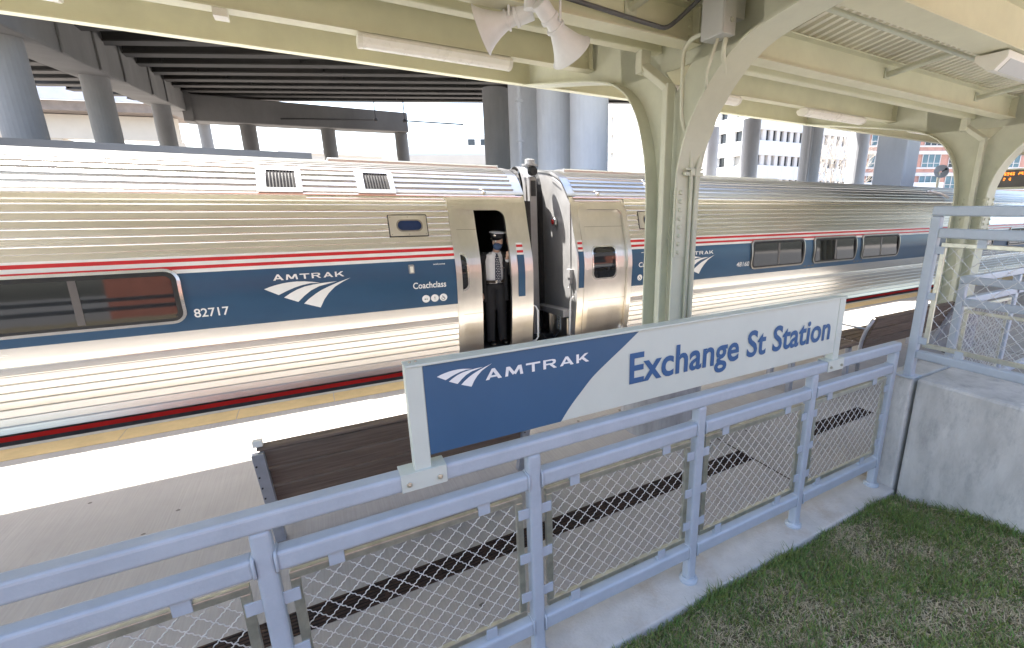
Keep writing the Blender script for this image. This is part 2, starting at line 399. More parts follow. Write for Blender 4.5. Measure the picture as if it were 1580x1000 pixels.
# smooth cubic interpolation through the section
def _slopes():
    s = []
    for i in range(len(PZ)):
        a = max(0,i-1); b = min(len(PZ)-1,i+1); s.append((PY[b]-PY[a])/(PZ[b]-PZ[a]))
    return s
PS = _slopes()
def prof(z):
    z = min(max(z, PZ[0]), PZ[-1]); i = 0
    while i < len(PZ)-2 and z > PZ[i+1]: i += 1
    h = PZ[i+1]-PZ[i]; t = (z-PZ[i])/h
    return (2*t**3-3*t*t+1)*PY[i] + (t**3-2*t*t+t)*h*PS[i] + (-2*t**3+3*t*t)*PY[i+1] + (t**3-t*t)*h*PS[i+1]
def side(u, v, o): return Vector((u, YM + prof(v) - o, v))
def rib_z(z0, z1, n, d=.014, d2=None):
    """(z, outward offset) samples for n lapped raised ribs between z0 and z1"""
    out = []; p = (z1-z0)/n; d2 = d if d2 is None else d2
    for i in range(n):
        a = z0+i*p
        out += [(a+.03*p,0),(a+.06*p,d2*.7),(a+.10*p,d2),(a+.84*p,d),(a+.90*p,d*.7),(a+.95*p,0)]
    return out
def strip_side(mb, x0, x1, zo, mi=0):
    mb.strip([side(x0,z,o) for z,o in zo], [side(x1,z,o) for z,o in zo], mi)
def lin(z0, z1, n): return [(z0+(z1-z0)*i/n, 0) for i in range(n+1)]
LOW = [q for i in range(8) for q in rib_z(-.05+.08875*i,-.05+.08875*(i+1),1,.004,.0125+.0045*max(0,3-i))]
UP = [(1.70,0)] + rib_z(1.715,2.205,6,.012) + [(2.21,0),(2.235,.0),(2.25,.012),(2.30,.012),(2.33,.02)]
def roof_pts():
    pts = []; N = 60
    # arc-length samples of the roof from the gutter to the ridge
    zs = [2.33 + .47*(1-(1-i/200)**2) for i in range(201)]
    P = [(YM+prof(z), z) for z in zs]; L = [0]
    for i in range(200): L.append(L[-1] + math.hypot(P[i+1][0]-P[i][0], P[i+1][1]-P[i][1]))
    def atl(l):
        for i in range(200):
            if L[i+1] >= l: t = (l-L[i])/(L[i+1]-L[i]); return (P[i][0]+(P[i+1][0]-P[i][0])*t, P[i][1]+(P[i+1][1]-P[i][1])*t)
        return P[-1]
    tot = L[-1]; n = 15; p = tot/n; out = []
    for i in range(n):
        for f, d in ((.02,0),(.10,.006),(.16,.018),(.60,.018),(.68,.006),(.98,0)):
            l = (i+f)*p; a = atl(max(0,l-.01)); b = atl(min(tot,l+.01)); c = atl(l)
            ty, tz = b[0]-a[0], b[1]-a[1]; q = math.hypot(ty,tz); out.append((c[0]-tz/q*d, c[1]+ty/q*d))
    return out
ROOF = roof_pts()
def mirror(P): return [(2*(YM+1.6)-y, z) for y,z in P]
def ring_part(name, parent, out, inn, m, off=.006, thick=.012):
    b = MB(); n = len(out)
    b.strip([side(u,v,off) for u,v in out], [side(u,v,off) for u,v in inn], close=True)
    b.strip([side(u,v,off) for u,v in inn], [side(u,v,off-thick) for u,v in inn], close=True)
    b.strip([side(u,v,off) for u,v in out], [side(u,v,off-thick) for u,v in out], close=True)
    return b.build(name, m, parent, smooth=False)
def window(car, x0, x1, z0, z1, r=.09, bright=True, mull=True, z=0):
    f = ring_part('window', car, rr(x0,x1,z0,z1,r), rr(x0+.03,x1-.03,z0+.03,z1-.03,r*.75), BRIGHT if bright else GUNM, .040, .05)
    ring_part('gasket', f, rr(x0+.03,x1-.03,z0+.03,z1-.03,r*.75), rr(x0+.075,x1-.075,z0+.075,z1-.075,r*.5), RUBBER, .036, .05)
    g = drape([rr(x0+.06,x1-.06,z0+.06,z1-.06,r*.5)], lambda u,v,o: Vector((u, YM-.027+.062*(v-.99)-o, v)), 0).build('pane', GLASS, f)
    if mull:
        b = MB(); c = (x0+x1)/2
        if isinstance(mull, float): c = mull
        zs = [z0+.07+(z1-z0-.14)*i/8 for i in range(9)]
        b.strip([Vector((c-.03,YM-.031+.062*(q-.99),q)) for q in zs],[Vector((c+.03,YM-.031+.062*(q-.99),q)) for q in zs]); b.build('mullion', MULL, f)
    return f
def small_vent(car, x0, x1, za, zb):
    """louvred opening on the roof curve with a bright surround"""
    def rf(u, v, o): return side(u, v, o+.036)
    f = MB(); out = [(x0-.09,za-.02),(x1+.06,za-.02),(x1+.06,zb+.05),(x0-.09,zb+.05)]; inn = [(x0,za+.03),(x1,za+.03),(x1,zb),(x0,zb)]
    def den(P):
        r_ = []
        for i in range(4):
            a, b = P[i], P[(i+1)%4]
            for k in range(6): r_.append((a[0]+(b[0]-a[0])*k/6, a[1]+(b[1]-a[1])*k/6))
        return r_
    o, n = den(out), den(inn)
    f.strip([rf(u,v,.03) for u,v in o],[rf(u,v,.03) for u,v in n],close=True); f.strip([rf(u,v,.03) for u,v in n],[rf(u,v,-.02) for u,v in n],close=True)
    f.strip([rf(u,v,.03) for u,v in o],[rf(u,v,-.03) for u,v in o],close=True)
    fr = f.build('roof_vent', STEELR, car)
    b = MB(); zs = [za+(zb-za)*i/10 for i in range(11)]
    b.strip([rf(x0,q,.004) for q in zs],[rf(x1,q,.004) for q in zs]); b.build('vent_back', DARK, fr)
    b = MB(); k = 9
    for i in range(k):
        c = x0+(x1-x0)*(i+.5)/k; w = (x1-x0)/k*.28
        b.strip([rf(c-w,q,.022) for q in zs],[rf(c+w,q,.008) for q in zs])
    b.build('louvre', LOUV, fr)
def small_window(car, x0, x1, z0, z1):
    fr = drape([rr(x0,x1,z0,z1,.01)], side, .024, .05)
    edge = rr(x0,x1,z0,z1,.01); fr.strip([side(u,v,.024) for u,v in edge],[side(u,v,-.01) for u,v in edge],close=True)
    f = fr.build('marker_light_panel', STEELF, car)
    a,b,c,d = x0+.10, x1-.07, z0+.07, z1-.065
    ring_part('rim', f, rr(a-.015,b+.015,c-.015,d+.015,.07,6,3), rr(a,b,c,d,.06,6,3), GUNM, .034, .01)
    ring_part('seal', f, rr(x0-.012,x1+.012,z0-.012,z1+.012,.015), rr(x0,x1,z0,z1,.01), RUBBER, .016, .02)
    drape([rr(a,b,c,d,.06,6,3)], side, .0275, .05).build('lens', LENSB, f)
    bm = MB()
    for u in (x0+.02,x1-.02,(x0+x1)/2):
        for v in (z0+.02,z1-.02): bm.lathe(side(u,v,.02),(0,-1,0),[(0,.006),(.009,.006),(.010,.001)],8)
    bm.build('rivet', GUNM, f)
def stripe(car, name, x0, x1, z0, z1, m, off=.004):
    b = MB(); k = max(1, int((z1-z0)/.03)); zs = [z0+(z1-z0)*i/k for i in range(k+1)]
    b.strip([side(x0,z,off) for z in zs],[side(x1,z,off) for z in zs]); return b.build(name, m, car)
def livery(car, x0, x1):
    b = stripe(car,'blue_band',x0,x1,.845,1.50,BLUE)
    stripe(car,'white_stripe',x0,x1,1.475,1.655,WHITE,.0055)
    stripe(car,'red_stripe',x0,x1,1.592,1.630,RED,.007)
    stripe(car,'red_stripe',x0,x1,1.515,1.550,RED,.007)
    return b
def lettering(car, name, polys, m=WHITE, off=.008):
    return drape(polys, side, off, .05).build(name, m, car)
def icon(car, x, z, kind):
    o = drape([[(x+.052*math.cos(t*math.pi/14), z+.052*math.sin(t*math.pi/14)) for t in range(28)]], side, .008, .03).build('access_symbol', WHITE, car)
    P = []
    def seg(a,b,w):
        d = Vector((b[0]-a[0],b[1]-a[1])).normalized(); q = (-d.y*w, d.x*w)
        P.append([(x+a[0]+q[0],z+a[1]+q[1]),(x+a[0]-q[0],z+a[1]-q[1]),(x+b[0]-q[0],z+b[1]-q[1]),(x+b[0]+q[0],z+b[1]+q[1])])
    if kind == 0:      # wheelchair figure
        seg((-.008,.03),(-.008,.0),.004); seg((-.008,.008),(.012,.008),.003); seg((-.008,-.001),(.014,-.001),.004); seg((.014,0),(.020,-.026),.004)
        for t in range(9):
            a, b = math.radians(150+t*25), math.radians(175+t*25); seg((-.004+.02*math.cos(a),-.014+.02*math.sin(a)),(-.004+.02*math.cos(b),-.014+.02*math.sin(b)),.003)
    elif kind == 1: seg((0,.02),(0,.004),.006); seg((0,-.002),(0,-.02),.003)
    else: seg((-.02,-.005),(-.004,-.005),.007); seg((.004,-.005),(.02,-.005),.006); seg((-.012,.01),(-.010,.006),.004); seg((.012,.01),(.010,.006),.004)
    drape(P, side, .010).build('pictogram', GREY, o)
def handrail(car, pts):
    b = MB(); b.tube(pts, .014, 8); b.build('grab_rail', WHITE, car, smooth=True)
def rail_lights(car, x, z):
    b = MB(); b.lathe(side(x,z,-.005),(0,-1,.25),[(0,.035),(.02,.035),(.045,.024),(.05,.002)],14); b.build('roof_lamp', BRIGHT, car, smooth=True)

def coach(name, label, x0, x1, end_side, base):
    car = thing(name, label, 'train car', base, 'silver passenger cars of the train')
    lo, hi = x0, x1
    return car

# ---- left car ------------------------------------------------------
XL0, XL1 = -24.0, 2.83
carL = thing('passenger_car', 'silver ribbed coach numbered 82717 with its door open and a conductor in it', 'train car', (-10, YM+1.6, -.9), 'silver passenger cars of the train')
b = MB()
strip_side(b, XL0, 1.66, LOW); strip_side(b, XL0, 1.66, lin(.655,1.705,14)); strip_side(b, XL0, 1.66, UP)
body = b.build('body', STEEL, carL)
b = MB()
strip_side(b, 1.66, 1.72, lin(-.05,2.33,24)); strip_side(b, 2.53, XL1, lin(-.05,2.33,24)); strip_side(b, 1.72, 2.53, lin(2.155,2.33,3))
b.strip([side(1.72,z,0) for z,_ in lin(-.05,2.155,20)],[side(1.72,z,-.12) for z,_ in lin(-.05,2.155,20)])
b.strip([side(2.53,z,0) for z,_ in lin(-.05,2.155,20)],[side(2.53,z,-.12) for z,_ in lin(-.05,2.155,20)])
b.build('end_panel', STEELF, carL)
def roof(car, x0, x1, xs0, xs1):
    b = MB(); P = ROOF + mirror(ROOF)[::-1]
    b.strip([(x0,y,z) for y,z in P],[(x1,y,z) for y,z in P])
    # far side, under-body
    Q = [(2*(YM+1.6)-(YM+prof(z)), z) for z,_ in lin(-.3,2.33,16)]
    b.strip([(xs0,y,z) for y,z in Q],[(xs1,y,z) for y,z in Q])
    b.build('roof', STEELR, car)
roof(carL, XL0, 2.70, XL0, XL1)
# smooth end hoop of the roof
def hoop(car, x0, x1, m=STEELR):
    zs = [2.33 + .47*(1-(1-i/40)**2) for i in range(41)]
    P = [(YM+prof(z)-.012*0, z+.015) for z in zs]; P = P + mirror(P)[::-1]
    b = MB(); b.strip([(x0,y,z) for y,z in P],[(x1,y,z) for y,z in P])
    b.strip([(x0,y,z) for y,z in P],[(x0,y,z-.04) for y,z in P]); b.strip([(x1,y,z) for y,z in P],[(x1,y,z-.04) for y,z in P])
    b.build('roof_hoop', m, car)
hoop(carL, 2.69, 2.84)
livery(carL, XL0, 1.665)
# dark sill with a red line
def sill(car, x0, x1):
    stripe(car, 'black_sill', x0, x1, -.22, -.045, SILL, .006); stripe(car, 'red_sill_line', x0, x1, -.125, -.07, REDS, .010)
    stripe(car, 'skirt_trim', x0, x1, -.062, -.040, BRIGHT, .016)
sill(carL, XL0, XL1)
# gutter rail
def gutter(car, x0, x1, z=2.315):
    b = MB(); b.tube([side(x0,z,.018), side(x1,z,.018)], .016, 8); b.build('gutter_rail', BRIGHT, car)
gutter(carL, XL0, 2.78)
b = MB(); b.tube([side(.0,2.268,.016), side(1.62,2.268,.016), side(1.64,2.24,.016)], .013, 8); b.build('drip_rail', STEELF, carL)
for k in range(6):
    x1 = -1.27 - k*3.05 if k else -1.275
    window(carL, x1-1.66, x1, .945, 1.535, .13, True, -2.10 if k == 0 else True)
# roof hatch strip along the ridge
def hatch(car, x0, x1):
    b = MB(); b.box(x0,x1,7.45,8.63,2.74,2.815); b.build('roof_cover', STEELR, car, bevel=.02)
hatch(carL, .30, 2.72)
small_vent(carL, -.385, -.085, 2.36, 2.60); small_vent(carL, .665, .965, 2.36, 2.60)
small_window(carL, .885, 1.355, 1.80, 2.06)
rail_lights(carL, 2.22, 2.36)
lettering(carL, 'car_number', fit(text_polys('82717', .012), -1.225, -.915, .985, 1.083))
wide_caps('AMTRAK', -.455, .285, 1.336, 1.398, side, .008, 1.12, .05).build('lettering', WHITE, carL)
lettering(carL, 'travel_mark', logo(-.555, .352, .972, 1.315))
lettering(carL, 'lettering', fit(text_polys('welcome', .01), 1.365, 1.525, 1.408, 1.432))
lettering(carL, 'lettering', fit(text_polys('Coachclass', .015), 1.08, 1.515, 1.103, 1.19, .02))
for i, x in enumerate((1.235,1.352,1.468)): icon(carL, x, .957, (2,1,0)[i])
b = MB(); b.box(1.045,1.115,YM-.03,YM+.02,1.315,1.43); o = b.build('side_lamp', BULK, carL, bevel=.01)
b = MB(); b.box(1.06,1.10,YM-.035,YM-.028,1.33,1.41); b.build('lamp_glass', FIXT, o)
# door leaf, pulled half across
b = MB()
zz = [z for z,_ in lin(.045,2.13,22)]
b.strip([side(1.25,z,-.055) for z in zz],[side(2.045,z,-.055) for z in zz]); b.strip([side(2.045,z,-.055) for z in zz],[side(2.045,z,-.095) for z in zz])
b.strip([side(1.25,z,-.095) for z in zz],[side(2.045,z,-.095) for z in zz])
door = b.build('door', STEELF, carL)
ring_part('window_frame', door, rr(1.40,1.865,1.005,1.545,.09), rr(1.425,1.84,1.03,1.52,.08), BRIGHT, -.048, .012)
drape([rr(1.42,1.845,1.025,1.525,.08)], side, -.0505, .06).build('window_pane', GLASS, door)
b = MB()
for z in (.66,1.86): b.strip([side(1.69,z-.003,-.0535),side(1.69,z+.003,-.0535)],[side(2.045,z-.003,-.0535),side(2.045,z+.003,-.0535)])
b.build('seam', GUNM, door)
ring_part('door_frame', carL, rr(1.665,2.56,.0,2.20,.13,6,20), rr(1.745,2.475,.035,2.125,.12,6,20), STEELF, .014, .06)
b = MB(); b.box(1.70,2.55,YM+.09,YM+.30,-.03,.035); b.build('door_sill', ORANGE, carL, bevel=.006)
stripe(carL,'blue_patch',2.585,2.695,.86,1.485,BLUE,.006)
stripe(carL,'white_patch',2.585,2.695,1.485,1.66,WHITE,.006); stripe(carL,'red_patch',2.59,2.69,1.595,1.63,RED,.009); stripe(carL,'red_patch',2.59,2.69,1.515,1.55,RED,.009)
# vestibule
b = MB()
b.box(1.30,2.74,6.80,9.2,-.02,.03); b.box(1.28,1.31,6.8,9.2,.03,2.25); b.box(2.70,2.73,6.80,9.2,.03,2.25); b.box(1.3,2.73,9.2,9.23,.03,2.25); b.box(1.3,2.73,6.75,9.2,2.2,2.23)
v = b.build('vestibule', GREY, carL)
b = MB(); b.box(1.75,2.3,9.17,9.199,.1,2.0); b.build('far_door', DARK, v)
b = MB(); b.tube([(2.685,6.95,.55),(2.63,6.95,.55),(2.55,6.93,.52),(2.53,6.93,.49)],.012,8); b.build('handle', BRIGHT, v)
b = MB(); b.box(2.05,2.10,7.9,7.95,1.35,1.5); b.box(1.6,1.9,8.6,8.62,1.2,1.6); b.build('panel', DARK, v)
# car end
def bulkhead(car, x, m, name, cut=0):
    zs = [-.3+2.63*i/30 for i in range(31)] + [2.33+.47*(1-(1-i/30)**2) for i in range(1,31)]
    P = [(YM+prof(z)+.004, z) for z in zs]; Q = mirror(P)
    b = MB(); b.strip([(x,y,z) for y,z in P],[(x,y,z) for y,z in Q]); return b.build(name, m, car)
bulkhead(carL, XL1-.01, BULK, 'end_wall')
handrail(carL, [(2.84,6.60,.675),(2.90,6.555,.66),(2.925,6.53,.60),(2.925,6.54,.16),(2.90,6.58,.095),(2.84,6.62,.08)])
# rubber gangway curtain at the left car's end
b = MB()
for i in range(4): b.box(2.835+i*.045,2.872+i*.045,6.74+.02*(i%2)+.04*i,7.30,-.1,2.26)
b.build('gangway_curtain', RUBBER, carL, bevel=.008)
# underframe
def under(car, x0, x1):
    b = MB(); b.box(x0,x1,6.75,9.3,-.75,-.2)
    for c in (x0+3.2, x1-3.2):
        for dx in (-1.2,1.2):
            for y in (7.3,8.75): b.lathe((c+dx,y,-.78),(0,1,0),[(-.06,.42),(.06,.42)],20)
    b.build('underframe', RUBBER, car)
under(carL, XL0, XL1)

# ---- right car -----------------------------------------------------
XR0, XR1 = 3.60, 29.5
carR = thing('passenger_car', 'silver ribbed coach numbered 48160 with its end door shut, beyond the column', 'train car', (16, YM+1.6, -.9), 'silver passenger cars of the train')
b = MB()
XD = 4.64
strip_side(b, XD, XR1, LOW); strip_side(b, XD, XR1, lin(.655,1.705,14)); strip_side(b, XD, XR1, UP); b.build('body', STEEL, carR)
b = MB(); strip_side(b, XR0, 3.76, lin(-.05,2.33,24)); strip_side(b, 4.60, XD, lin(-.05,2.33,24)); strip_side(b, 3.76, 4.60, lin(2.15,2.33,3))
b.strip([side(3.76,z,0) for z in zz],[side(3.76,z,-.1) for z in zz]); b.strip([side(4.60,z,0) for z in zz],[side(4.60,z,-.1) for z in zz])
b.build('end_panel', STEELF, carR)
roof(carR, 3.72, XR1, XR0, XR1); hoop(carR, 3.585, 3.73)
livery(carR, XD, XR1); sill(carR, XR0, XR1); gutter(carR, 3.66, XR1)
b = MB(); b.tube([side(3.68,2.268,.016), side(4.56,2.268,.016), side(4.58,2.24,.016)], .013, 8); b.build('drip_rail', STEELF, carR)
b = MB()
b.strip([side(3.74,z,-.05) for z in zz],[side(4.62,z,-.05) for z in zz])
door = b.build('door', STEELF, carR)
ring_part('window_frame', door, rr(3.905,4.385,1.005,1.56,.09), rr(3.93,4.36,1.03,1.535,.08), BRIGHT, -.04, .014)
drape([rr(3.925,4.365,1.025,1.54,.08)], side, -.0445, .06).build('window_pane', GLASS, door)
b = MB()
for z in (.66,1.86): b.strip([side(3.80,z-.003,-.0485),side(3.80,z+.003,-.0485)],[side(4.58,z-.003,-.0485),side(4.58,z+.003,-.0485)])
b.build('seam', GUNM, door)
ring_part('door_frame', carR, rr(3.72,4.66,.0,2.22,.14,6,20), rr(3.80,4.575,.035,2.135,.12,6,20), STEELF, .014, .06)
b = MB(); b.box(3.80,4.68,YM+.085,YM+.25,-.03,.03); b.build('door_sill', ORANGE, carR, bevel=.006)
stripe(carR,'blue_patch',3.625,3.72,.90,1.485,BLUE,.006)
stripe(carR,'white_patch',3.625,3.72,1.485,1.66,WHITE,.006); stripe(carR,'red_patch',3.63,3.715,1.595,1.63,RED,.009); stripe(carR,'red_patch',3.63,3.715,1.515,1.55,RED,.009)
small_vent(carR, 5.35, 5.62, 2.36, 2.60); small_window(carR, 4.90, 5.36, 1.82, 2.09)
rail_lights(carR, 4.16, 2.37)
lettering(carR, 'lettering', fit(text_polys('welcome', .01), 4.86, 4.98, 1.405, 1.428))
lettering(carR, 'lettering', fit(text_polys('Cafe', .015), 4.80, 5.03, 1.165, 1.25, .015))
for i, x in enumerate((4.84,4.965)): icon(carR, x, .985, i)
wide_caps('AMTRAK', 5.80, 6.56, 1.316, 1.378, side, .008, 1.12, .05).build('lettering', WHITE, carR)
lettering(carR, 'travel_mark', logo(5.68, 6.60, .955, 1.295))
lettering(carR, 'car_number', fit(text_polys('48160', .012), 7.22, 7.585, 1.02, 1.115))
for x0, x1 in ((7.60,9.30),(9.62,11.27),(11.50,13.20),(17.2,18.9),(20.1,21.8),(23.0,24.7)): window(carR, x0, x1, .945, 1.53, .12, False)
for x in (9.36,9.50,9.64,11.26,11.40,11.54): lettering(carR, 'stencil', [[(x,.888),(x+.09,.888),(x+.09,.918),(x,.918)]], MULL)
b = MB(); b.tube([side(15.6,2.62,.02),side(15.6,2.62,.09),side(15.95,2.56,.10),side(16.15,2.45,.09)],.035,8); b.tube([side(15.45,2.62,.05),side(15.9,2.66,.05)],.03,8)
b.build('roof_grab_iron', WHITE, carR, smooth=True)
hatch(carR, 3.9, 9.5)
bulkhead(carR, XR0, BULK, 'end_wall')
o = MB(); o.lathe((3.60,7.185,1.93),(-1,0,-.05),[(0,.075),(.05,.072),(.06,.058),(.062,.05)],20); o = o.build('marker_lamp', STEELR, carR, smooth=True)
b = MB(); b.lathe((3.54,7.185,1.93),(-1,0,-.05),[(0,.046),(.015,.04),(.024,.02),(.026,.001)],18); b.build('lens', LENS, o, smooth=True)
b = MB(); b.box(3.53,3.60,6.58,6.70,1.05,1.19); b.box(3.545,3.60,6.61,6.68,.95,1.05); b.tube([(3.56,6.64,.97),(3.55,6.64,.90),(3.53,6.64,.88)],.012,8); b.build('hook_box', BULK, carR, bevel=.008)
b = MB(); b.prism([(6.62,.52),(7.75,.43),(7.75,.34),(6.62,.40)], lambda u,v,d: (d,u,v), 3.42, 3.60); b.build('end_ledge', BULK, carR, bevel=.008)
b = MB(); b.box(3.565,3.598,6.70,7.72,-.1,.36); b.box(3.52,3.565,7.36,7.40,-.1,.36); b.box(3.52,3.565,6.68,6.72,-.1,.36); p = b.build('end_apron', STEELF, carR)
b = MB(); b.box(3.558,3.5635,6.99,7.12,.09,.37); q = b.build('notice', PAPER, carR)
b = MB()
for i in range(5): b.box(3.554,3.557,7.01+.01*(i%2),7.10-.015*(i%3),.12+i*.045,.14+i*.045)
b.build('notice_lines', GREY, q)
b = MB(); b.prism([(6.66,-.1),(6.66,2.2),(6.9,2.5),(7.3,2.66),(7.3,2.6),(6.94,2.45),(6.72,2.18),(6.72,-.1)], lambda u,v,d:(d,u,v), 3.585,3.60); b.build('corner_post', BULK, carR)
handrail(carR, [(3.60,6.575,.745),(3.54,6.55,.73),(3.515,6.54,.68),(3.515,6.58,.12),(3.54,6.60,.065),(3.60,6.62,.05)])
# gangway between the cars
b = MB()
def arch(y0, z0, n=12):
    P = [(y0,-.1)]; c = YM+1.6
    for i in range(n+1):
        t = math.pi - math.pi*i/n; P.append((c+(c-y0)*math.cos(t), z0+(2.86-z0)*math.sin(t)))
    return P + [(2*c-y0,-.1)]
A = arch(7.55,2.45); B_ = arch(7.66,2.42)
b.strip([(3.22,y,z) for y,z in A],[(3.36,y,z) for y,z in A]); b.strip([(3.36,y,z) for y,z in A],[(3.36,y,z-.0) for y,z in B_]); b.strip([(3.22,y,z) for y,z in A],[(3.22,y,z) for y,z in B_])
fr = b.build('gangway_frame', BULK, carR)
b = MB()
for i in range(10):
    x = 2.84+i*.063 if i < 6 else 3.36+(i-6)*.06; a = arch(7.70+.05*(i%2),2.35); c_ = arch(7.70+.05*((i+1)%2),2.35)
    b.strip([(x,y,z-.05) for y,z in a],[(x+.063,y,z-.05) for y,z in c_])
b.build('gangway_bellows', RUBBER, carR)
b = MB(); b.box(3.24,3.37,7.43,7.55,-.1,2.66); b.build('buffer_post', BULK, carR, bevel=.01)
b = MB(); b.box(3.262,3.348,7.418,7.429,2.35,2.60); b.lathe((3.30,7.44,2.75),(0,-1,0),[(-.03,.075),(.05,.075),(.06,.05)],16); b.build('pivot', RUBBER, carR)
b = MB(); b.lathe((3.29,7.50,2.80),(0,0,1),[(0,.05),(.03,.05),(.031,.14),(.06,.14),(.061,.085),(.13,.085),(.14,.06)],16); b.build('roof_bolt', BULK, carR)
b = MB(); b.tube([(3.3,7.2,.0),(3.35,7.1,-.1),(3.45,7.05,-.05),(3.55,7.05,.05)],.02,6); b.build('hose', RUBBER, carR)
under(carR, XR0, XR1)
b = MB(); b.box(2.83,3.6,7.3,8.8,-.2,-.05); b.build('gangway_floor', RUBBER, carR)

# ================================================================== CANOPY
SPAN = 6.03; XC = [2.87+SPAN*i for i in range(4)]
def deck_z(y): return 3.66 + .165*abs(y-3.42)
cano = thing('station_canopy', 'cream painted steel butterfly canopy roof over the platform', 'canopy', (2.87,3.42,3.3))
b = MB()
def deck(y0, y1, x0=-9, x1=27, pitch=.115):
    x = x0; A = []; Bp = []
    while x < x1:
        for f, d in ((0,0),(.34,0),(.44,.028),(.86,.028),(.96,0)):
            A.append((x+pitch*f, y0, deck_z(y0)+d)); Bp.append((x+pitch*f, y1, deck_z(y1)+d))
        x += pitch
    b.strip(A, Bp)
    b.strip([(p[0],p[1],p[2]+.05) for p in A[::5]],[(p[0],p[1],p[2]+.05) for p in Bp[::5]])
deck(3.42, 6.46); deck(3.42, .45)
b.build('roof_deck', DECKP, cano)
def ibeam(y, z0, h, w, x0, x1):
    b = MB()
    b.box(x0,x1,y-.006,y+.006,z0+.012,z0+h-.012); b.box(x0,x1,y-w/2,y+w/2,z0,z0+.012); b.box(x0,x1,y-w/2,y+w/2,z0+h-.012,z0+h)
    for x in (x0+.03, x1-.03): b.box(x-.006,x+.006,y-w/2,y+w/2,z0+.012,z0+h-.012)
    for x in (x0+.012, x1-.012):
        for k in range(3):
            for s_ in (-1,1): b.lathe((x+(.05 if x < (x0+x1)/2 else -.05), y+s_*.006, z0+h*(.28+.22*k)),(0,s_,0),[(-.002,.014),(.010,.012),(.011,.001)],6)
    b.build('roof_beam', CREAM, cano)
BAYS = [(-9.1,-3.20)] + [(XC[0]-SPAN+.03, XC[0]-.03)] + [(x+.03, x+SPAN-.03) for x in XC[:3]]
for x0, x1 in BAYS[1:]:
    ibeam(4.76, 3.575, .29, .14, x0, x1); ibeam(3.15, 3.395, .27, .17, x0, x1); ibeam(1.97, 3.40, .37, .24, x0, x1)
for x0, x1 in BAYS[1:]:
    b = MB(); b.box(x0,x1,3.55,3.66,3.455,3.56); b.build('gutter_box', CREAM, cano, bevel=.012)
# outer fascia channel, and the one on the viewer's side
for y, s in ((6.47,1),(.44,-1)):
    b = MB(); b.box(-9,27,min(y,y+.012*s),max(y,y+.012*s),3.775,4.19); b.box(-9,27,min(y-.10*s,y),max(y-.10*s,y),3.775,3.79); b.box(-9,27,min(y-.08*s,y),max(y-.08*s,y),4.175,4.19)
    b.build('fascia', CREAM, cano)
for x0, x1 in BAYS[2:]:
    b = MB(); b.tube([(x0,2.50,3.60),(x1,2.50,3.60)],.022,8); b.build('bridging_pipe', CREAM2, cano)
    for k in range(3):
        x = x0 + .55 + 2.15*k
        b = MB(); b.tube([(x,3.15,3.545),(x-.05,2.50,3.60)],.03,8); b.box(x-.05,x+.05,3.128,3.143,3.51,3.61); b.build('strut', CREAM2, cano)
        b = MB(); b.tube([(x+.3,1.97,3.62),(x+.3,1.2,3.92)],.03,8); b.build('strut', CREAM2, cano)
# left bay small brace
b = MB(); b.tube([(2.2,3.15,3.55),(2.35,2.4,3.70)],.03,8); b.box(2.15,2.25,3.128,3.143,3.5,3.6); b.build('strut', CREAM2, cano)
b = MB(); b.box(-.42,-.33,4.70,4.82,3.52,3.574); b.build('junction_plate', FIXT, cano)

def catmull(P, k=5):
    out = []
    for i in range(len(P)-1):
        p0 = P[max(i-1,0)]; p1 = P[i]; p2 = P[i+1]; p3 = P[min(i+2,len(P)-1)]
        for j in range(k):
            t = j/k; out.append(tuple(.5*((2*p1[a])+(-p0[a]+p2[a])*t+(2*p0[a]-5*p1[a]+4*p2[a]-p3[a])*t*t+(-p0[a]+3*p1[a]-3*p2[a]+p3[a])*t**3) for a in (0,1)))
    return out + [P[-1]]
FAR = [(3.57,.58),(3.57,1.3),(3.57,2.05),(3.592,2.42),(3.65,2.70),(3.745,2.94),(3.88,3.13),(4.06,3.27),(4.31,3.375),(4.8,3.49),(5.6,3.635),(6.44,3.785)]
NEAR = [(3.19,.58),(3.19,1.4),(3.19,2.30),(3.165,2.52),(3.10,2.73),(3.00,2.91),(2.86,3.075),(2.70,3.21),(2.52,3.305),(2.30,3.355),(2.0,3.40),(1.3,3.50),(.47,3.62)]
FARc, NEARc = catmull(FAR), catmull(NEAR)
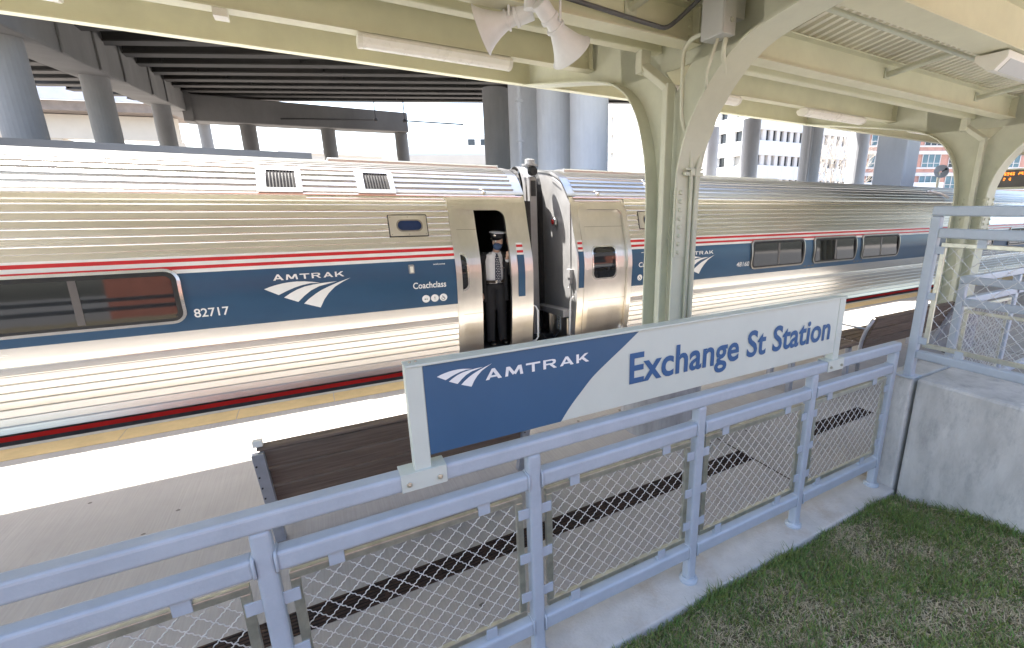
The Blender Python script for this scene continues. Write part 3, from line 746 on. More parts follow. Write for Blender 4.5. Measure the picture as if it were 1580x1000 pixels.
def column(x, label):
    t = thing('canopy_column', label, 'column', (x,3.40,0), 'columns carrying the canopy')
    b = MB(); b.lathe((x,3.42,0),(0,0,1),[(0,.40),(.52,.40),(.55,.385),(.565,.36),(.566,.001)],40); b.build('plinth', CONCP, t, smooth=False)
    b = MB()
    top = [(6.44,deck_z(6.44)-.012),(3.42,deck_z(3.42)-.012),(.47,deck_z(.47)-.012)]
    poly = FARc + top + NEARc[::-1]
    # web : near and far halves filled as strips up to the deck
    for X in (x-.008, x+.008):
        n = 60
        def res(P):
            L = [0]
            for i in range(len(P)-1): L.append(L[-1]+math.hypot(P[i+1][0]-P[i][0],P[i+1][1]-P[i][1]))
            out = []; j = 0
            for i in range(n+1):
                l = L[-1]*i/n
                while j < len(P)-2 and L[j+1] < l: j += 1
                q = (l-L[j])/(L[j+1]-L[j]); out.append((P[j][0]+(P[j+1][0]-P[j][0])*q, P[j][1]+(P[j+1][1]-P[j][1])*q))
            return out
        def core(P):       # points on the mid-line / deck line facing each curve point
            return [(3.38, min(z, 3.64)) if abs(y-3.38) < .55 and z < 3.33 else (y, deck_z(y)-.012) for y, z in P]
        for P in (res(FARc), res(NEARc)):
            C = core(P); b.strip([(X,y,z) for y,z in P],[(X,y,z) for y,z in C])
        b.add([(X,y,z) for y,z in ((2.5,3.33),(3.38,3.30),(4.2,3.33),(4.25,deck_z(4.2)-.012),(3.42,deck_z(3.42)-.012),(2.5,deck_z(2.5)-.012))],[tuple(range(6))])
    b.build('web', CREAM2, t, fixn=False)
    hw = .135
    for nm, P, s in (('flange',FARc,1),('flange',NEARc,-1)):
        b = MB()
        for d0 in (0,):
            nrm = []
            for i in range(len(P)):
                a = P[max(0,i-1)]; c = P[min(len(P)-1,i+1)]; dy, dz = c[0]-a[0], c[1]-a[1]; q = math.hypot(dy,dz); nrm.append((dz/q*s, -dy/q*s))
            I = [(p[0],p[1]) for p in P]; O = [(p[0]+n_[0]*.016, p[1]+n_[1]*.016) for p,n_ in zip(P,nrm)]
            b.strip([(x-hw,y,z) for y,z in I],[(x+hw,y,z) for y,z in I]); b.strip([(x-hw,y,z) for y,z in O],[(x+hw,y,z) for y,z in O])
            b.strip([(x-hw,y,z) for y,z in I],[(x-hw,y,z) for y,z in O]); b.strip([(x+hw,y,z) for y,z in I],[(x+hw,y,z) for y,z in O])
        b.build(nm, CREAM2, t)
    for y, s in ((3.19-.016,-1),(3.57+.016,1)):
        b = MB(); b.box(x-.125,x+.125,min(y,y+.012*s),max(y,y+.012*s),1.73,2.32); sp = b.build('splice_plate', CREAM2, t, bevel=.002)
        b = MB()
        for i in range(8):
            for dx in (-.085,.085): b.lathe((x+dx,y+.012*s,1.77+i*.073),(0,s,0),[(-.002,.02),(.012,.018),(.018,.012),(.019,.001)],10)
        b.build('bolt', CREAM2, sp, smooth=True)
    b = MB()
    for s in (-1,1):
        b.box(x+s*.009-.006,x+s*.009+.006,3.21,3.55,1.73,2.32)
        for i in range(8):
            for y in (3.25,3.33,3.43,3.51): b.lathe((x+s*.015,y,1.77+i*.073),(s,0,0),[(-.002,.018),(.016,.016),(.017,.001)],8)
    b.build('web_splice', CREAM2, t)
    b = MB()
    dp = [(x-.17,3.40,.1),(x-.17,3.40,3.10)]
    def sq(p0, p1, w=.085, d=.07):
        p0, p1 = Vector(p0), Vector(p1); z = (p1-p0).normalized(); yv = Vector((0,1,0)); xv = yv.cross(z).normalized(); yv = z.cross(xv)
        vs = [p+xv*a*w/2+yv*c*d/2 for p in (p0,p1) for a,c in ((-1,-1),(1,-1),(1,1),(-1,1))]
        b.add(vs, [(0,1,2,3),(7,6,5,4),(0,4,5,1),(1,5,6,2),(2,6,7,3),(3,7,4,0)])
    sq((x-.10,3.36,.56),(x-.10,3.36,3.17)); sq((x-.10,3.36,3.14),(x-.20,3.58,3.33)); sq((x-.20,3.60,3.28),(x-.20,3.60,3.50),.10,.09)
    b.build('downspout', CREAM2, t, bevel=.01)
    return t
c1 = column(XC[0], 'cream steel canopy column rising behind the station sign with conduits on its face')
c2 = copy_tree(c1, (SPAN,0,0)); c2['label'] = 'cream steel canopy column with a bolted splice further along, behind the tall railing'
c3 = copy_tree(c1, (2*SPAN,0,0)); c3['label'] = 'farthest cream steel canopy column, beyond the column at the tall railing'

# electrical box and conduits on the first column
t = thing('electrical_box', 'grey electrical box high on the near canopy column', 'electrical box', (2.66,2.71,3.31))
b = MB(); b.box(2.60,2.715,2.60,2.82,3.31,3.72); b.box(2.715,2.86,2.66,2.76,3.45,3.6); b.build('box', BOX, t, bevel=.006)
b = MB(); b.box(2.592,2.599,2.606,2.814,3.316,3.715); b.build('cover', BOX, t, bevel=.004)
b = MB(); b.lathe((2.67,2.60,3.40),(0,-1,0),[(0,.016),(.012,.014),(.013,.001)],10); b.build('latch', GALV, t)
def pipe(name, label, pts, r, m, group=None, sm=3):
    P = [Vector(p) for p in pts]
    # round the corners
    Q = [P[0]]
    for i in range(1,len(P)-1):
        a = (P[i-1]-P[i]); c = (P[i+1]-P[i]); d = min(.06, a.length*.4, c.length*.4); a = P[i]+a.normalized()*d; c = P[i]+c.normalized()*d
        for k in range(sm+1): tt = k/sm; Q.append(a*(1-tt)**2 + P[i]*2*tt*(1-tt) + c*tt*tt)
    Q.append(P[-1]); b = MB(); b.tube(Q, r, 10); o = b.build(name, m, loc=pts[-1], smooth=True); return tag(o, label, 'conduit', group)
pipe('conduit', 'left of the two conduits on the near column, curving out of the grey box', [(2.66,2.81,3.385),(2.66,2.98,3.39),(2.67,3.08,3.33),(2.69,3.10,3.10),(2.70,3.10,2.86),(2.80,3.13,2.70),(2.865,3.145,2.56),(2.88,3.145,2.40),(2.885,3.145,.57)], .017, CREAM2, 'conduits on the near column')
pipe('conduit', 'right of the two conduits on the near column, bending round the arch', [(2.69,2.66,3.32),(2.69,2.68,3.22),(3.04,2.95,3.02),(3.08,3.10,2.93),(3.04,3.11,2.77),(2.965,3.14,2.61),(2.935,3.145,2.47),(2.93,3.145,.57)], .017, CREAM2, 'conduits on the near column')
pipe('conduit', 'short straight conduit below the grey box running into the arch flange', [(2.655,2.70,3.32),(2.655,2.80,3.12),(2.72,2.86,3.03)], .012, CREAM2, 'conduits on the near column')
t = thing('pipe_clamp', 'strut clamp holding both conduits to the near column', 'pipe clamp', (2.9,3.15,2.45))
b = MB(); b.box(2.80,3.0,3.13,3.16,2.42,2.45); b.box(2.80,3.0,3.13,3.16,2.465,2.48); b.build('strut_bar', CREAM2, t)
b = MB()
for x in (2.878,2.935): b.box(x-.024,x+.024,3.12,3.13,2.425,2.475)
b.build('saddle', CREAM2, t)
o = pipe('cable', 'grey flexible cable drooping along the canopy beam to the grey box', [(1.2,3.05,3.50),(1.7,3.04,3.47),(2.2,3.03,3.44),(2.45,3.03,3.43),(2.56,3.03,3.51),(2.64,2.95,3.60),(2.66,2.82,3.66)], .016, CABLE); o['category'] = 'cable'
# horn loudspeakers
def horn(o, ax, label, up):
    t = thing('horn_speaker', label, 'loudspeaker', o, 'white horn loudspeakers under the canopy')
    b = MB(); b.lathe(o, ax, [(-.02,.044),(.02,.047),(.07,.058),(.12,.078),(.17,.104),(.21,.132),(.222,.146),(.226,.150),(.223,.141),(.20,.122),(.15,.09),(.09,.06),(.05,.03)], 28); b.build('horn', HORN, t, smooth=True)
    b = MB(); b.lathe(o, ax, [(-.13,.001),(-.129,.05),(-.125,.055),(-.03,.055),(-.028,.062),(-.008,.062),(-.006,.048)], 24); d = b.build('driver', HORN, t, smooth=False)
    a = Vector(ax).normalized(); p = Vector(o)+a*.02; s = a.cross(Vector((0,0,1))).normalized(); u = Vector(up)
    b = MB()
    for k in (-1,1): b.tube([p+s*.062*k, p+s*.066*k+Vector((0,0,.13)), u+s*.04*k],.009,4)
    b.build('bracket', HORN, t)
    b = MB(); b.lathe(o, ax, [(.035,.05),(.036,.064),(.05,.066),(.051,.055)], 24); b.build('band', HORN, t)
hub = (1.36,3.05,3.50)
horn((1.31,3.18,3.345), (-.80,.50,-.30), 'white horn loudspeaker at the left pointing left along the platform', (1.32,3.1,3.52))
horn((1.49,2.99,3.30), (.62,.18,-.52), 'white horn loudspeaker at the right pointing down towards the train', (1.50,3.05,3.50))
t = thing('junction_box', 'small round junction box between the two horn loudspeakers', 'junction box', hub)
b = MB(); b.lathe((1.38,3.06,3.36),(0,0,1),[(0,.03),(.005,.045),(.05,.045),(.055,.03)],16); b.build('box', HORN, t)
b = MB(); b.tube([(1.38,3.06,3.41),(1.38,3.06,3.56)],.014,8); b.build('stem', GALV, t)
# linear light fixtures
def light(x0, x1, y, z, label):
    t = thing('light_fixture', label, 'light', ((x0+x1)/2,y,z), 'linear light fixtures under the canopy')
    b = MB(); b.box(x0,x1,y-.06,y+.06,z-.028,z); b.build('housing', FIXT, t, bevel=.004)
    P = [(-.085,-.022),(-.095,-.045),(-.07,-.085),(-.03,-.105),(.03,-.105),(.07,-.085),(.095,-.045),(.085,-.022)]
    b = MB(); A = [(x0+.03,y+u,z+v) for u,v in P]; B2 = [(x1-.03,y+u,z+v) for u,v in P]; b.strip(A,B2); b.build('diffuser', DIFF, t)
    for a, c in ((x0-.004,x0+.03),(x1-.03,x1+.004)):
        b = MB(); b.prism([(u*1.06,v*1.05+.002) for u,v in P], lambda u,v,d: (d,y+u,z+v), a, c); b.build('end_cap', FIXT, t)
light(.545,1.90,4.76,3.574,'linear light fixture left of the horn loudspeakers, whole length in view')
light(-1.90,-.98-.26,4.76,3.574,'linear light fixture cut off by the top left corner of the picture')
light(6.45,7.95,4.76,3.574,'linear light fixture over the middle of the second bay, right of the near column')
light(3.75,5.08,4.76,3.574,'linear light fixture half hidden behind the arch of the near column')
light(9.55,10.9,4.76,3.574,'small far light fixture beside the arch of the second column')
t = thing('light_fixture', 'large wedge shaped light fixture at the right edge under the near beam', 'light', (5.3,1.97,3.39), 'linear light fixtures under the canopy')
P = [(-.10,0),(.13,0),(.13,-.04),(.03,-.13),(-.02,-.135),(-.10,-.05)]
b = MB(); b.prism(P, lambda u,v,d:(d,1.97+u,3.385+v), 5.02,6.45); b.build('housing', FIXT, t, bevel=.004)
b = MB(); b.prism([(-.09,-.052),(-.022,-.131),(-.026,-.137),(-.098,-.056)], lambda u,v,d:(d,1.97+u,3.385+v), 5.09,6.38); b.build('diffuser', BOX, t)
b = MB()
for x in (5.22,5.27): b.tube([(x,2.02,3.385),(x,2.02,3.45)],.008,6)
b.build('bolt', GUNM, t)
# departure board beneath the canopy
t = thing('departure_board', 'dark departure board with orange lettering beyond the second column', 'display', (12.0,4.1,2.5))
b = MB(); b.box(12.0,12.25,3.30,4.60,2.55,2.88); b.build('housing', LEDB, t, bevel=.01)
b = MB()
for z0, z1 in ((2.52,2.555),(2.875,2.90)): b.box(11.97,12.27,3.28,4.62,z0,z1)
b.build('frame', CREAM2, t)
b = MB(); rnd = random.Random(3)
for row, z in enumerate((2.80,2.70)):
    y = 4.52
    for k in range(26):
        if row == 1 and k not in (0,1,2,9,11): y -= .043; continue
        if row == 0 and k in (13,19): y -= .043; continue
        for i in range(3):
            for j in range(4):
                if rnd.random() < .72: b.box(11.992,11.998,y-.034+i*.011,y-.026+i*.011,z+j*.014-.02,z+j*.014-.010)
        y -= .043
b.build('led_text', LED, t)
b = MB()
for y in (3.6,4.3): b.tube([(12.12,y,2.88),(12.12,y,deck_z(y))],.02,8)
b.build('hanger', CREAM2, t)
light(12.6,13.9,4.76,3.574,'farthest light fixture, above the departure board')

# ================================================================== FRONT RAILING
YF = 1.652
PX = [-2.20,-1.235,-.27,.695,1.66,2.62,3.575]
fence = thing('railing', 'blue grey steel railing with wire mesh panels below the station sign', 'railing', (.7,YF,0))
def rbox(b, x0,x1,y0,y1,z0,z1): b.box(x0,x1,y0,y1,z0,z1)
for i, x in enumerate(PX):
    b = MB(); last = i == len(PX)-1
    b.box(x-.03,x+.03,YF-.03,YF+.03,.035,1.142); p = b.build('post', RAIL, fence, bevel=.014, seg=3)
    b = MB(); b.lathe((x,YF,.034),(0,0,1),[(0,.055),(.012,.055),(.02,.044),(.03,.04)],20); b.build('base_flange', RAIL, p)
b = MB(); b.box(-7,PX[-1]+.032,YF-.034,YF+.034,1.140,1.209); b.build('top_rail', RAIL, fence, bevel=.014, seg=3)
for i in range(len(PX)-1):
    x0, x1 = PX[i]+.028, PX[i+1]-.028
    b = MB(); b.box(x0,x1,YF-.032,YF+.032,.978,1.052); b.build('middle_rail', RAIL, fence, bevel=.014, seg=3)
    b = MB(); b.box(x0,x1,YF-.032,YF+.032,.205,.285); b.build('bottom_rail', RAIL, fence, bevel=.014, seg=3)
    for e in (x0+.003,x1-.003):
        for za, zb in ((.978,1.052),(.205,.285)):
            b = MB(); q = [(YF-.024,za),(YF+.024,za),(YF+.034,za+.01),(YF+.034,zb-.01),(YF+.024,zb),(YF-.024,zb),(YF-.034,zb-.01),(YF-.034,za+.01)]
            b.tube([(e,y,z) for y,z in q]+[(e,q[0][0],q[0][1])],.0055,6); b.build('weld', RAIL, fence, smooth=True)
b = MB(); b.box(-7,PX[0]-.028,YF-.032,YF+.032,.978,1.052); b.box(-7,PX[0]-.028,YF-.032,YF+.032,.205,.285); b.build('middle_rail', RAIL, fence, bevel=.014)
def mesh_wires(b, u0, u1, v0, v1, fn, pitch=.056, r=.0020, amp=.0019):
    """two families of crimped wires at 45 degrees; fn(u,v,w)->xyz"""
    q = math.sqrt(.5); L = (u1-u0)+(v1-v0)
    for fam in (1,-1):
        n = int(L*q/pitch)
        for i in range(n+1):
            c = i*pitch/q + pitch*.3          # line: u - fam*v = const
            pts = []
            if fam == 1: k = u0 - v1 + c;  ua, ub = max(u0, k+v0), min(u1, k+v1); f = lambda u: (u, u-k)
            else: k = u0 + v0 + c; ua, ub = max(u0, k-v1), min(u1, k-v0); f = lambda u: (u, k-u)
            if ub-ua < .03: continue
            st = max(3, int((ub-ua)/q/pitch*10))
            for s in range(st+1):
                u = ua+(ub-ua)*s/st; uu, vv = f(u)
                ph = (u/q)/pitch*math.pi*5.0 + (math.pi/2 if fam == 1 else 0) + i*math.pi
                d = amp*math.sin(ph); w = amp*.8*math.cos(ph)
                pts.append(fn(uu - fam*q*d*fam, vv + q*d*fam, w*fam))
            b.tube(pts, r, 4, caps=False)
def mesh_panel(parent, u0, u1, v0, v1, fn, frm=GALV, pitch=.051, clips=True, wm=WIRE, cl=(.17,.5,.86)):
    fw, ft = .030, .011
    def fb(b, a0,a1,c0,c1,w0,w1):
        vs = [fn(a,c,w) for a in (a0,a1) for c in (c0,c1) for w in (w0,w1)]
        b.add(vs, [(0,1,3,2),(4,6,7,5),(0,4,5,1),(2,3,7,6),(0,2,6,4),(1,5,7,3)])
    b = MB()
    fb(b,u0,u1,v1-fw,v1,-ft,ft); fb(b,u0,u1,v0,v0+fw,-ft,ft); fb(b,u0,u0+fw,v0+fw,v1-fw,-ft,ft); fb(b,u1-fw,u1,v0+fw,v1-fw,-ft,ft)
    f = b.build('mesh_panel', frm, parent, bevel=.003)
    b = MB(); mesh_wires(b, u0+.02, u1-.02, v0+.02, v1-.02, fn, pitch); b.build('wire_mesh', wm, f, smooth=True, fixn=False)
    if clips:
        w = .025; uu = u1-u0
        for a in (u0+uu*.17, u0+uu*.80):
            for s, v in ((1,v1),(-1,v0)):
                b = MB(); fb(b,a-w,a+w,min(v-.024*s,v+.03*s),max(v-.024*s,v+.03*s),ft,ft+.006); fb(b,a-w,a+w,min(v+.004*s,v+.03*s),max(v+.004*s,v+.03*s),-ft,ft); b.build('clip', RAIL, f, bevel=.002)
        for c in cl:
            v = v0+(v1-v0)*c
            for s, u in ((1,u1),(-1,u0)):
                b = MB(); fb(b,min(u-.024*s,u+.026*s),max(u-.024*s,u+.026*s),v-w,v+w,ft,ft+.006); b.build('clip', RAIL, f, bevel=.002)
    return f
def front(u, v, w): return Vector((u, YF-w, v))
for i in range(len(PX)-1):
    mesh_panel(fence, PX[i]+.055, PX[i+1]-.055, .315, .950, front)

# ================================================================== STATION SIGN
YS = 1.622
sign = thing('station_sign', 'blue and pale grey station name sign clamped on top of the railing', 'sign', (1.5,YF,1.21))
for x, nm in ((.2475,'post'),(2.795,'post')):
    b = MB(); b.box(x-.030,x+.030,YS+.002,YS+.056,1.20,1.612); p = b.build(nm, SIGNP, sign, bevel=.004)
    b = MB(); b.box(x-.082,x+.082,YF-.040,YF-.035,1.142,1.214); b.box(x-.082,x+.082,YF-.040,YF+.040,1.2095,1.2145); b.box(x-.082,x+.082,YF+.035,YF+.040,1.142,1.2095); cl = b.build('clamp', SIGNP, p, bevel=.002)
    b = MB()
    for dx in (-.055,.055): b.lathe((x+dx,YF-.040,1.172),(0,-1,0),[(-.001,.010),(.006,.010),(.007,.006),(.012,.005),(.013,.001)],6)
    b.build('bolt', GALV, cl)
b = MB(); b.box(.2175,2.825,YS-.004,YS+.062,1.6125,1.622); b.build('top_cap', SIGNP, sign, bevel=.002)
b = MB()
for x in (.24,.26): b.lathe((x,YS+.03,1.621),(0,0,1),[(0,.006),(.006,.005)],8)
b.build('rivet', GALV, sign)
b = MB(); b.box(.278,2.765,YS+.006,YS+.052,1.262,1.6122); b.build('panel', SIGNP, sign, bevel=.002)
cv = catmull([(1.228,1.6118),(1.145,1.552),(1.063,1.496),(.983,1.438),(.924,1.38),(.868,1.321),(.823,1.2625)],4)
b = drape([[(.2785,1.2625),(.2785,1.6118)]+cv], plane_fn(YS+.006), .0015); b.build('blue_field', SIGNB, sign)
wide_caps('AMTRAK', .503,.962,1.5135,1.5525, plane_fn(YS+.006), .003, 1.12).build('lettering', WHITE, sign)
b = drape(LOGO, plane_fn(YS+.006), .004); b.build('travel_mark', WHITE, sign)
P = text_polys('Exchange St Station',.022,1.02); capE = text_polys('E',.022)
ys = [v for p in capE for _,v in p]
P = fit(P,1.178,2.70,1.362,1.511,0,(min(ys),max(ys)))
iv = sorted((min(u for u,_ in p), max(u for u,_ in p)) for p in P); gaps = []; e = iv[0][1]
for a, c in iv:
    if a > e: gaps.append((a-e, (a+e)/2))
    e = max(e, c)
cut = sorted(g[1] for g in sorted(gaps)[-2:])
for k in range(3):
    w_ = [p for p in P if sum(p[0][0] > c for c in cut) == k]
    drape(w_, plane_fn(YS+.006), .003).build('lettering', SIGNT, sign)

# ================================================================== WALL, PILLAR, TALL RAILING
t = tag(MB().box(3.66,4.20,1.535,1.735,-.4,.945).build('concrete_pillar', CONC, loc=(3.9,1.63,0), bevel=.018), 'short grey concrete end pillar at the end of the kerb, left of the dark joint', 'pillar')
m = MB(); m.box(3.665,4.22,-7,1.512,-.4,.955)
tag(m.build('concrete_wall', CONC, loc=(3.9,0,0), bevel=.022), 'stained grey concrete retaining wall with the lawn at its foot', 'wall')
tall = thing('railing', 'tall blue grey mesh railing standing on the concrete wall at the right', 'railing', (3.70,1.58,.95))
XT = 3.70
def tfn(u, v, w): return Vector((XT-w, u, v))
b = MB(); b.box(XT-.03,XT+.03,1.555,1.615,.95,2.10); p = b.build('post', RAIL, tall, bevel=.01)
b = MB(); b.box(XT-.065,XT+.065,1.525,1.655,.945,.957); b.build('base_plate', RAIL, p, bevel=.003)
for z0, z1, nm in ((2.10,2.165,'top_rail'),(1.955,2.02,'middle_rail'),(1.095,1.155,'bottom_rail')):
    b = MB(); b.box(XT-.03,XT+.03,-5,1.555 if nm != 'top_rail' else 1.615,z0,z1); b.build(nm, RAIL, tall, bevel=.01)
b = MB(); b.box(XT-.03,XT+.03,.30,.36,.955,2.10); b.build('post', RAIL, tall, bevel=.01)
mesh_panel(tall, .40, 1.53, 1.185, 1.925, tfn, GALV, .074, cl=(.06,.5,.93))
# ramp railings behind the wall
struct('ramp', MB().box(4.25,12,-6,1.72,-.4,.30), CONC)
ramp = thing('railing', 'low blue grey ramp railing seen through the tall mesh railing', 'railing', (5.0,1.84,.3))
def rampfn(u, v, w): return Vector((5.0-w, u, v))
def rampfx(u, v, w): return Vector((u, 1.84-w, v))
for (x,y) in ((5.0,1.84),(5.0,.9),(6.2,1.84),(7.4,1.84)):
    b = MB(); b.box(x-.03,x+.03,y-.03,y+.03,.30,1.50); b.build('post', RAIL, ramp, bevel=.01)
for z in (1.50,1.30):
    b = MB(); b.box(4.97,5.03,-4,1.87 if z > 1.4 else 1.81,z,z+.065); b.build('rail', RAIL, ramp, bevel=.01)
    b = MB(); b.box(5.031,10,1.81,1.87,z,z+.065); b.build('rail', RAIL, ramp, bevel=.01)
b = MB(); b.box(4.97,5.03,-4,1.81,.40,.46); b.box(5.03,10,1.81,1.87,.40,.46); b.build('rail', RAIL, ramp, bevel=.01)
mesh_panel(ramp, .95, 1.79, .50, 1.27, rampfn, GALV, .060, clips=False)
mesh_panel(ramp, 5.06, 6.15, .50, 1.27, rampfx, GALV, .060, clips=False)

# ================================================================== BENCHES
def bench(x0, x1, label, arms=False):
    t = thing('bench', label, 'bench', ((x0+x1)/2,3.2,0), 'wooden benches on the platform')
    def bk(z): return 3.20 - (z-.40)*.34
    zs = [.335,.483,.631]
    for z in zs:
        b = MB(); b.prism([(bk(z),z),(bk(z)+.04,z+.012),(bk(z+.130)+.04,z+.142),(bk(z+.130),z+.130)], lambda u,v,d:(d,u,v), x0, x1); b.build('back_slat', WOODM, t, bevel=.006)
    b = MB(); b.prism([(bk(.78)-.004,.772),(bk(.78)+.05,.784),(bk(.78)+.05,.80),(bk(.78)-.004,.788)], lambda u,v,d:(d,u,v), x0-.01, x1+.01); b.build('top_slat', WOODM, t, bevel=.004)
    for y in (3.26,3.37,3.48,3.59):
        b = MB(); b.box(x0,x1,y,y+.095,.42,.455); b.build('seat_slat', WOODM, t, bevel=.006)
    for x in (x0-.005,x1+.005):
        if arms and x < (x0+x1)/2:
            b = MB(); b.tube([(x,3.24,0),(x,3.245,.33),(x,3.235,.45),(x,3.20,.60),(x,3.13,.76)],.024,10); b.build('arm_frame', GALV2, t, smooth=True)
            b = MB(); b.tube([(x,3.20,.62),(x-.02,3.55,.62)],.012,8); b.tube([(x,3.24,.40),(x,3.62,.40)],.012,8); b.tube([(x,3.62,.62),(x,3.64,0)],.02,8); b.build('arm_rest', GALV2, t, smooth=True)
            continue
        b = MB()
        b.prism([(bk(.05)-.03,.0),(bk(.05)+.03,.0),(bk(.765)-.004,.768),(bk(.765)-.046,.768)], lambda u,v,d:(d,u,v), x-.03, x+.03)
        p = b.build('end_post', GALV2, t, bevel=.003)
        if x < (x0+x1)/2: MB().box(x-.02,x+.03,bk(.8)+.0,bk(.8)+.045,.80,.838).build('post_cap', FIXT, p, bevel=.004)
        b = MB(); b.box(x-.026,x-.014,bk(.5)-.10,bk(.5)-.05,.0,.02)
        for i in range(4):
            z = .42+i*.088
            for dx in (-.018,.018): b.lathe((x+dx,bk(z)-.0505,z+(.03 if dx>0 else 0)),(0,-1,0),[(-.004,.005),(.003,.005),(.0035,.001)],8)
        b.build('screw', RUBBER, p)
        MB().box(x-.025,x+.025,3.58,3.64,0,.42).build('seat_leg', GALV2, p)
    return t
bench(-.43, 1.28, 'weathered wooden bench with metal end posts behind the left end of the sign')
b1 = bench(6.12, 8.2, 'dark wooden bench with a bent tube arm, right of the sign end', True)
t = thing('bench', 'backless stretch of wooden slat seat just beyond the right end of the sign', 'bench', (5.3,3.4,0), 'wooden benches on the platform')
for y in (3.20,3.30,3.40,3.50):
    b = MB(); b.box(4.55,6.0,y,y+.085,.42,.455); b.build('seat_slat', WOODM, t, bevel=.006)
for x in (4.7,5.85):
    b = MB(); b.box(x-.03,x+.03,3.22,3.27,0,.418); b.box(x-.03,x+.03,3.5,3.55,0,.418); b.box(x-.03,x+.03,3.22,3.57,.39,.4185); b.build('seat_leg', GALV2, t)
# dead leaf by the plinth
b = MB(); b.add([(2.66,3.88,.004),(2.72,3.80,.03),(2.76,3.74,.012),(2.70,3.78,.006)],[(0,1,3),(1,2,3)]); tag(b.build('leaf', mat('dead_leaf',(.10,.06,.03),.9), loc=(2.7,3.8,0)), 'single brown dead leaf lying by the column plinth', 'leaf')

# ================================================================== CONDUCTOR
def blob(name, balls, m, parent, voxel=.012, smooth=6):
    """one continuous surface grown round chains of ellipsoids"""
    bm = bmesh.new()
    def ball(p, r):
        r = (r,)*3 if not isinstance(r,(tuple,list)) else r
        M = Matrix.Translation(Vector(p)) @ Matrix.Diagonal((r[0],r[1],r[2],1))
        bmesh.ops.create_icosphere(bm, subdivisions=2, radius=1, matrix=M)
    for c in balls:
        if len(c) == 2: ball(*c)
        else:
            p0, r0, p1, r1 = c; p0, p1 = Vector(p0), Vector(p1)
            t0 = (r0,)*3 if not isinstance(r0,(tuple,list)) else r0; t1 = (r1,)*3 if not isinstance(r1,(tuple,list)) else r1
            n = max(2, int((p1-p0).length/(min(min(t0),min(t1))*.45))+1)
            for i in range(n+1):
                t = i/n; ball(p0.lerp(p1,t), tuple(a*(1-t)+b_*t for a,b_ in zip(t0,t1)))
    me = bpy.data.meshes.new(name); bm.to_mesh(me); bm.free()
    o = bpy.data.objects.new(name, me); COL.objects.link(o)
    r = o.modifiers.new('r','REMESH'); r.mode = 'VOXEL'; r.voxel_size = voxel
    s = o.modifiers.new('s','SMOOTH'); s.iterations = smooth; s.factor = .5
    bpy.context.view_layer.update()
    e = bpy.data.meshes.new_from_object(o.evaluated_get(bpy.context.evaluated_depsgraph_get()))
    bpy.data.objects.remove(o); bpy.data.meshes.remove(me)
    org = ORG[parent]
    e.transform(Matrix.Translation(-org)); e.materials.clear(); e.materials.append(m); e.name = name
    e.polygons.foreach_set('use_smooth',[True]*len(e.polygons))
    o = bpy.data.objects.new(name, e); COL.objects.link(o); o.parent = parent; ORG[o] = org
    return o
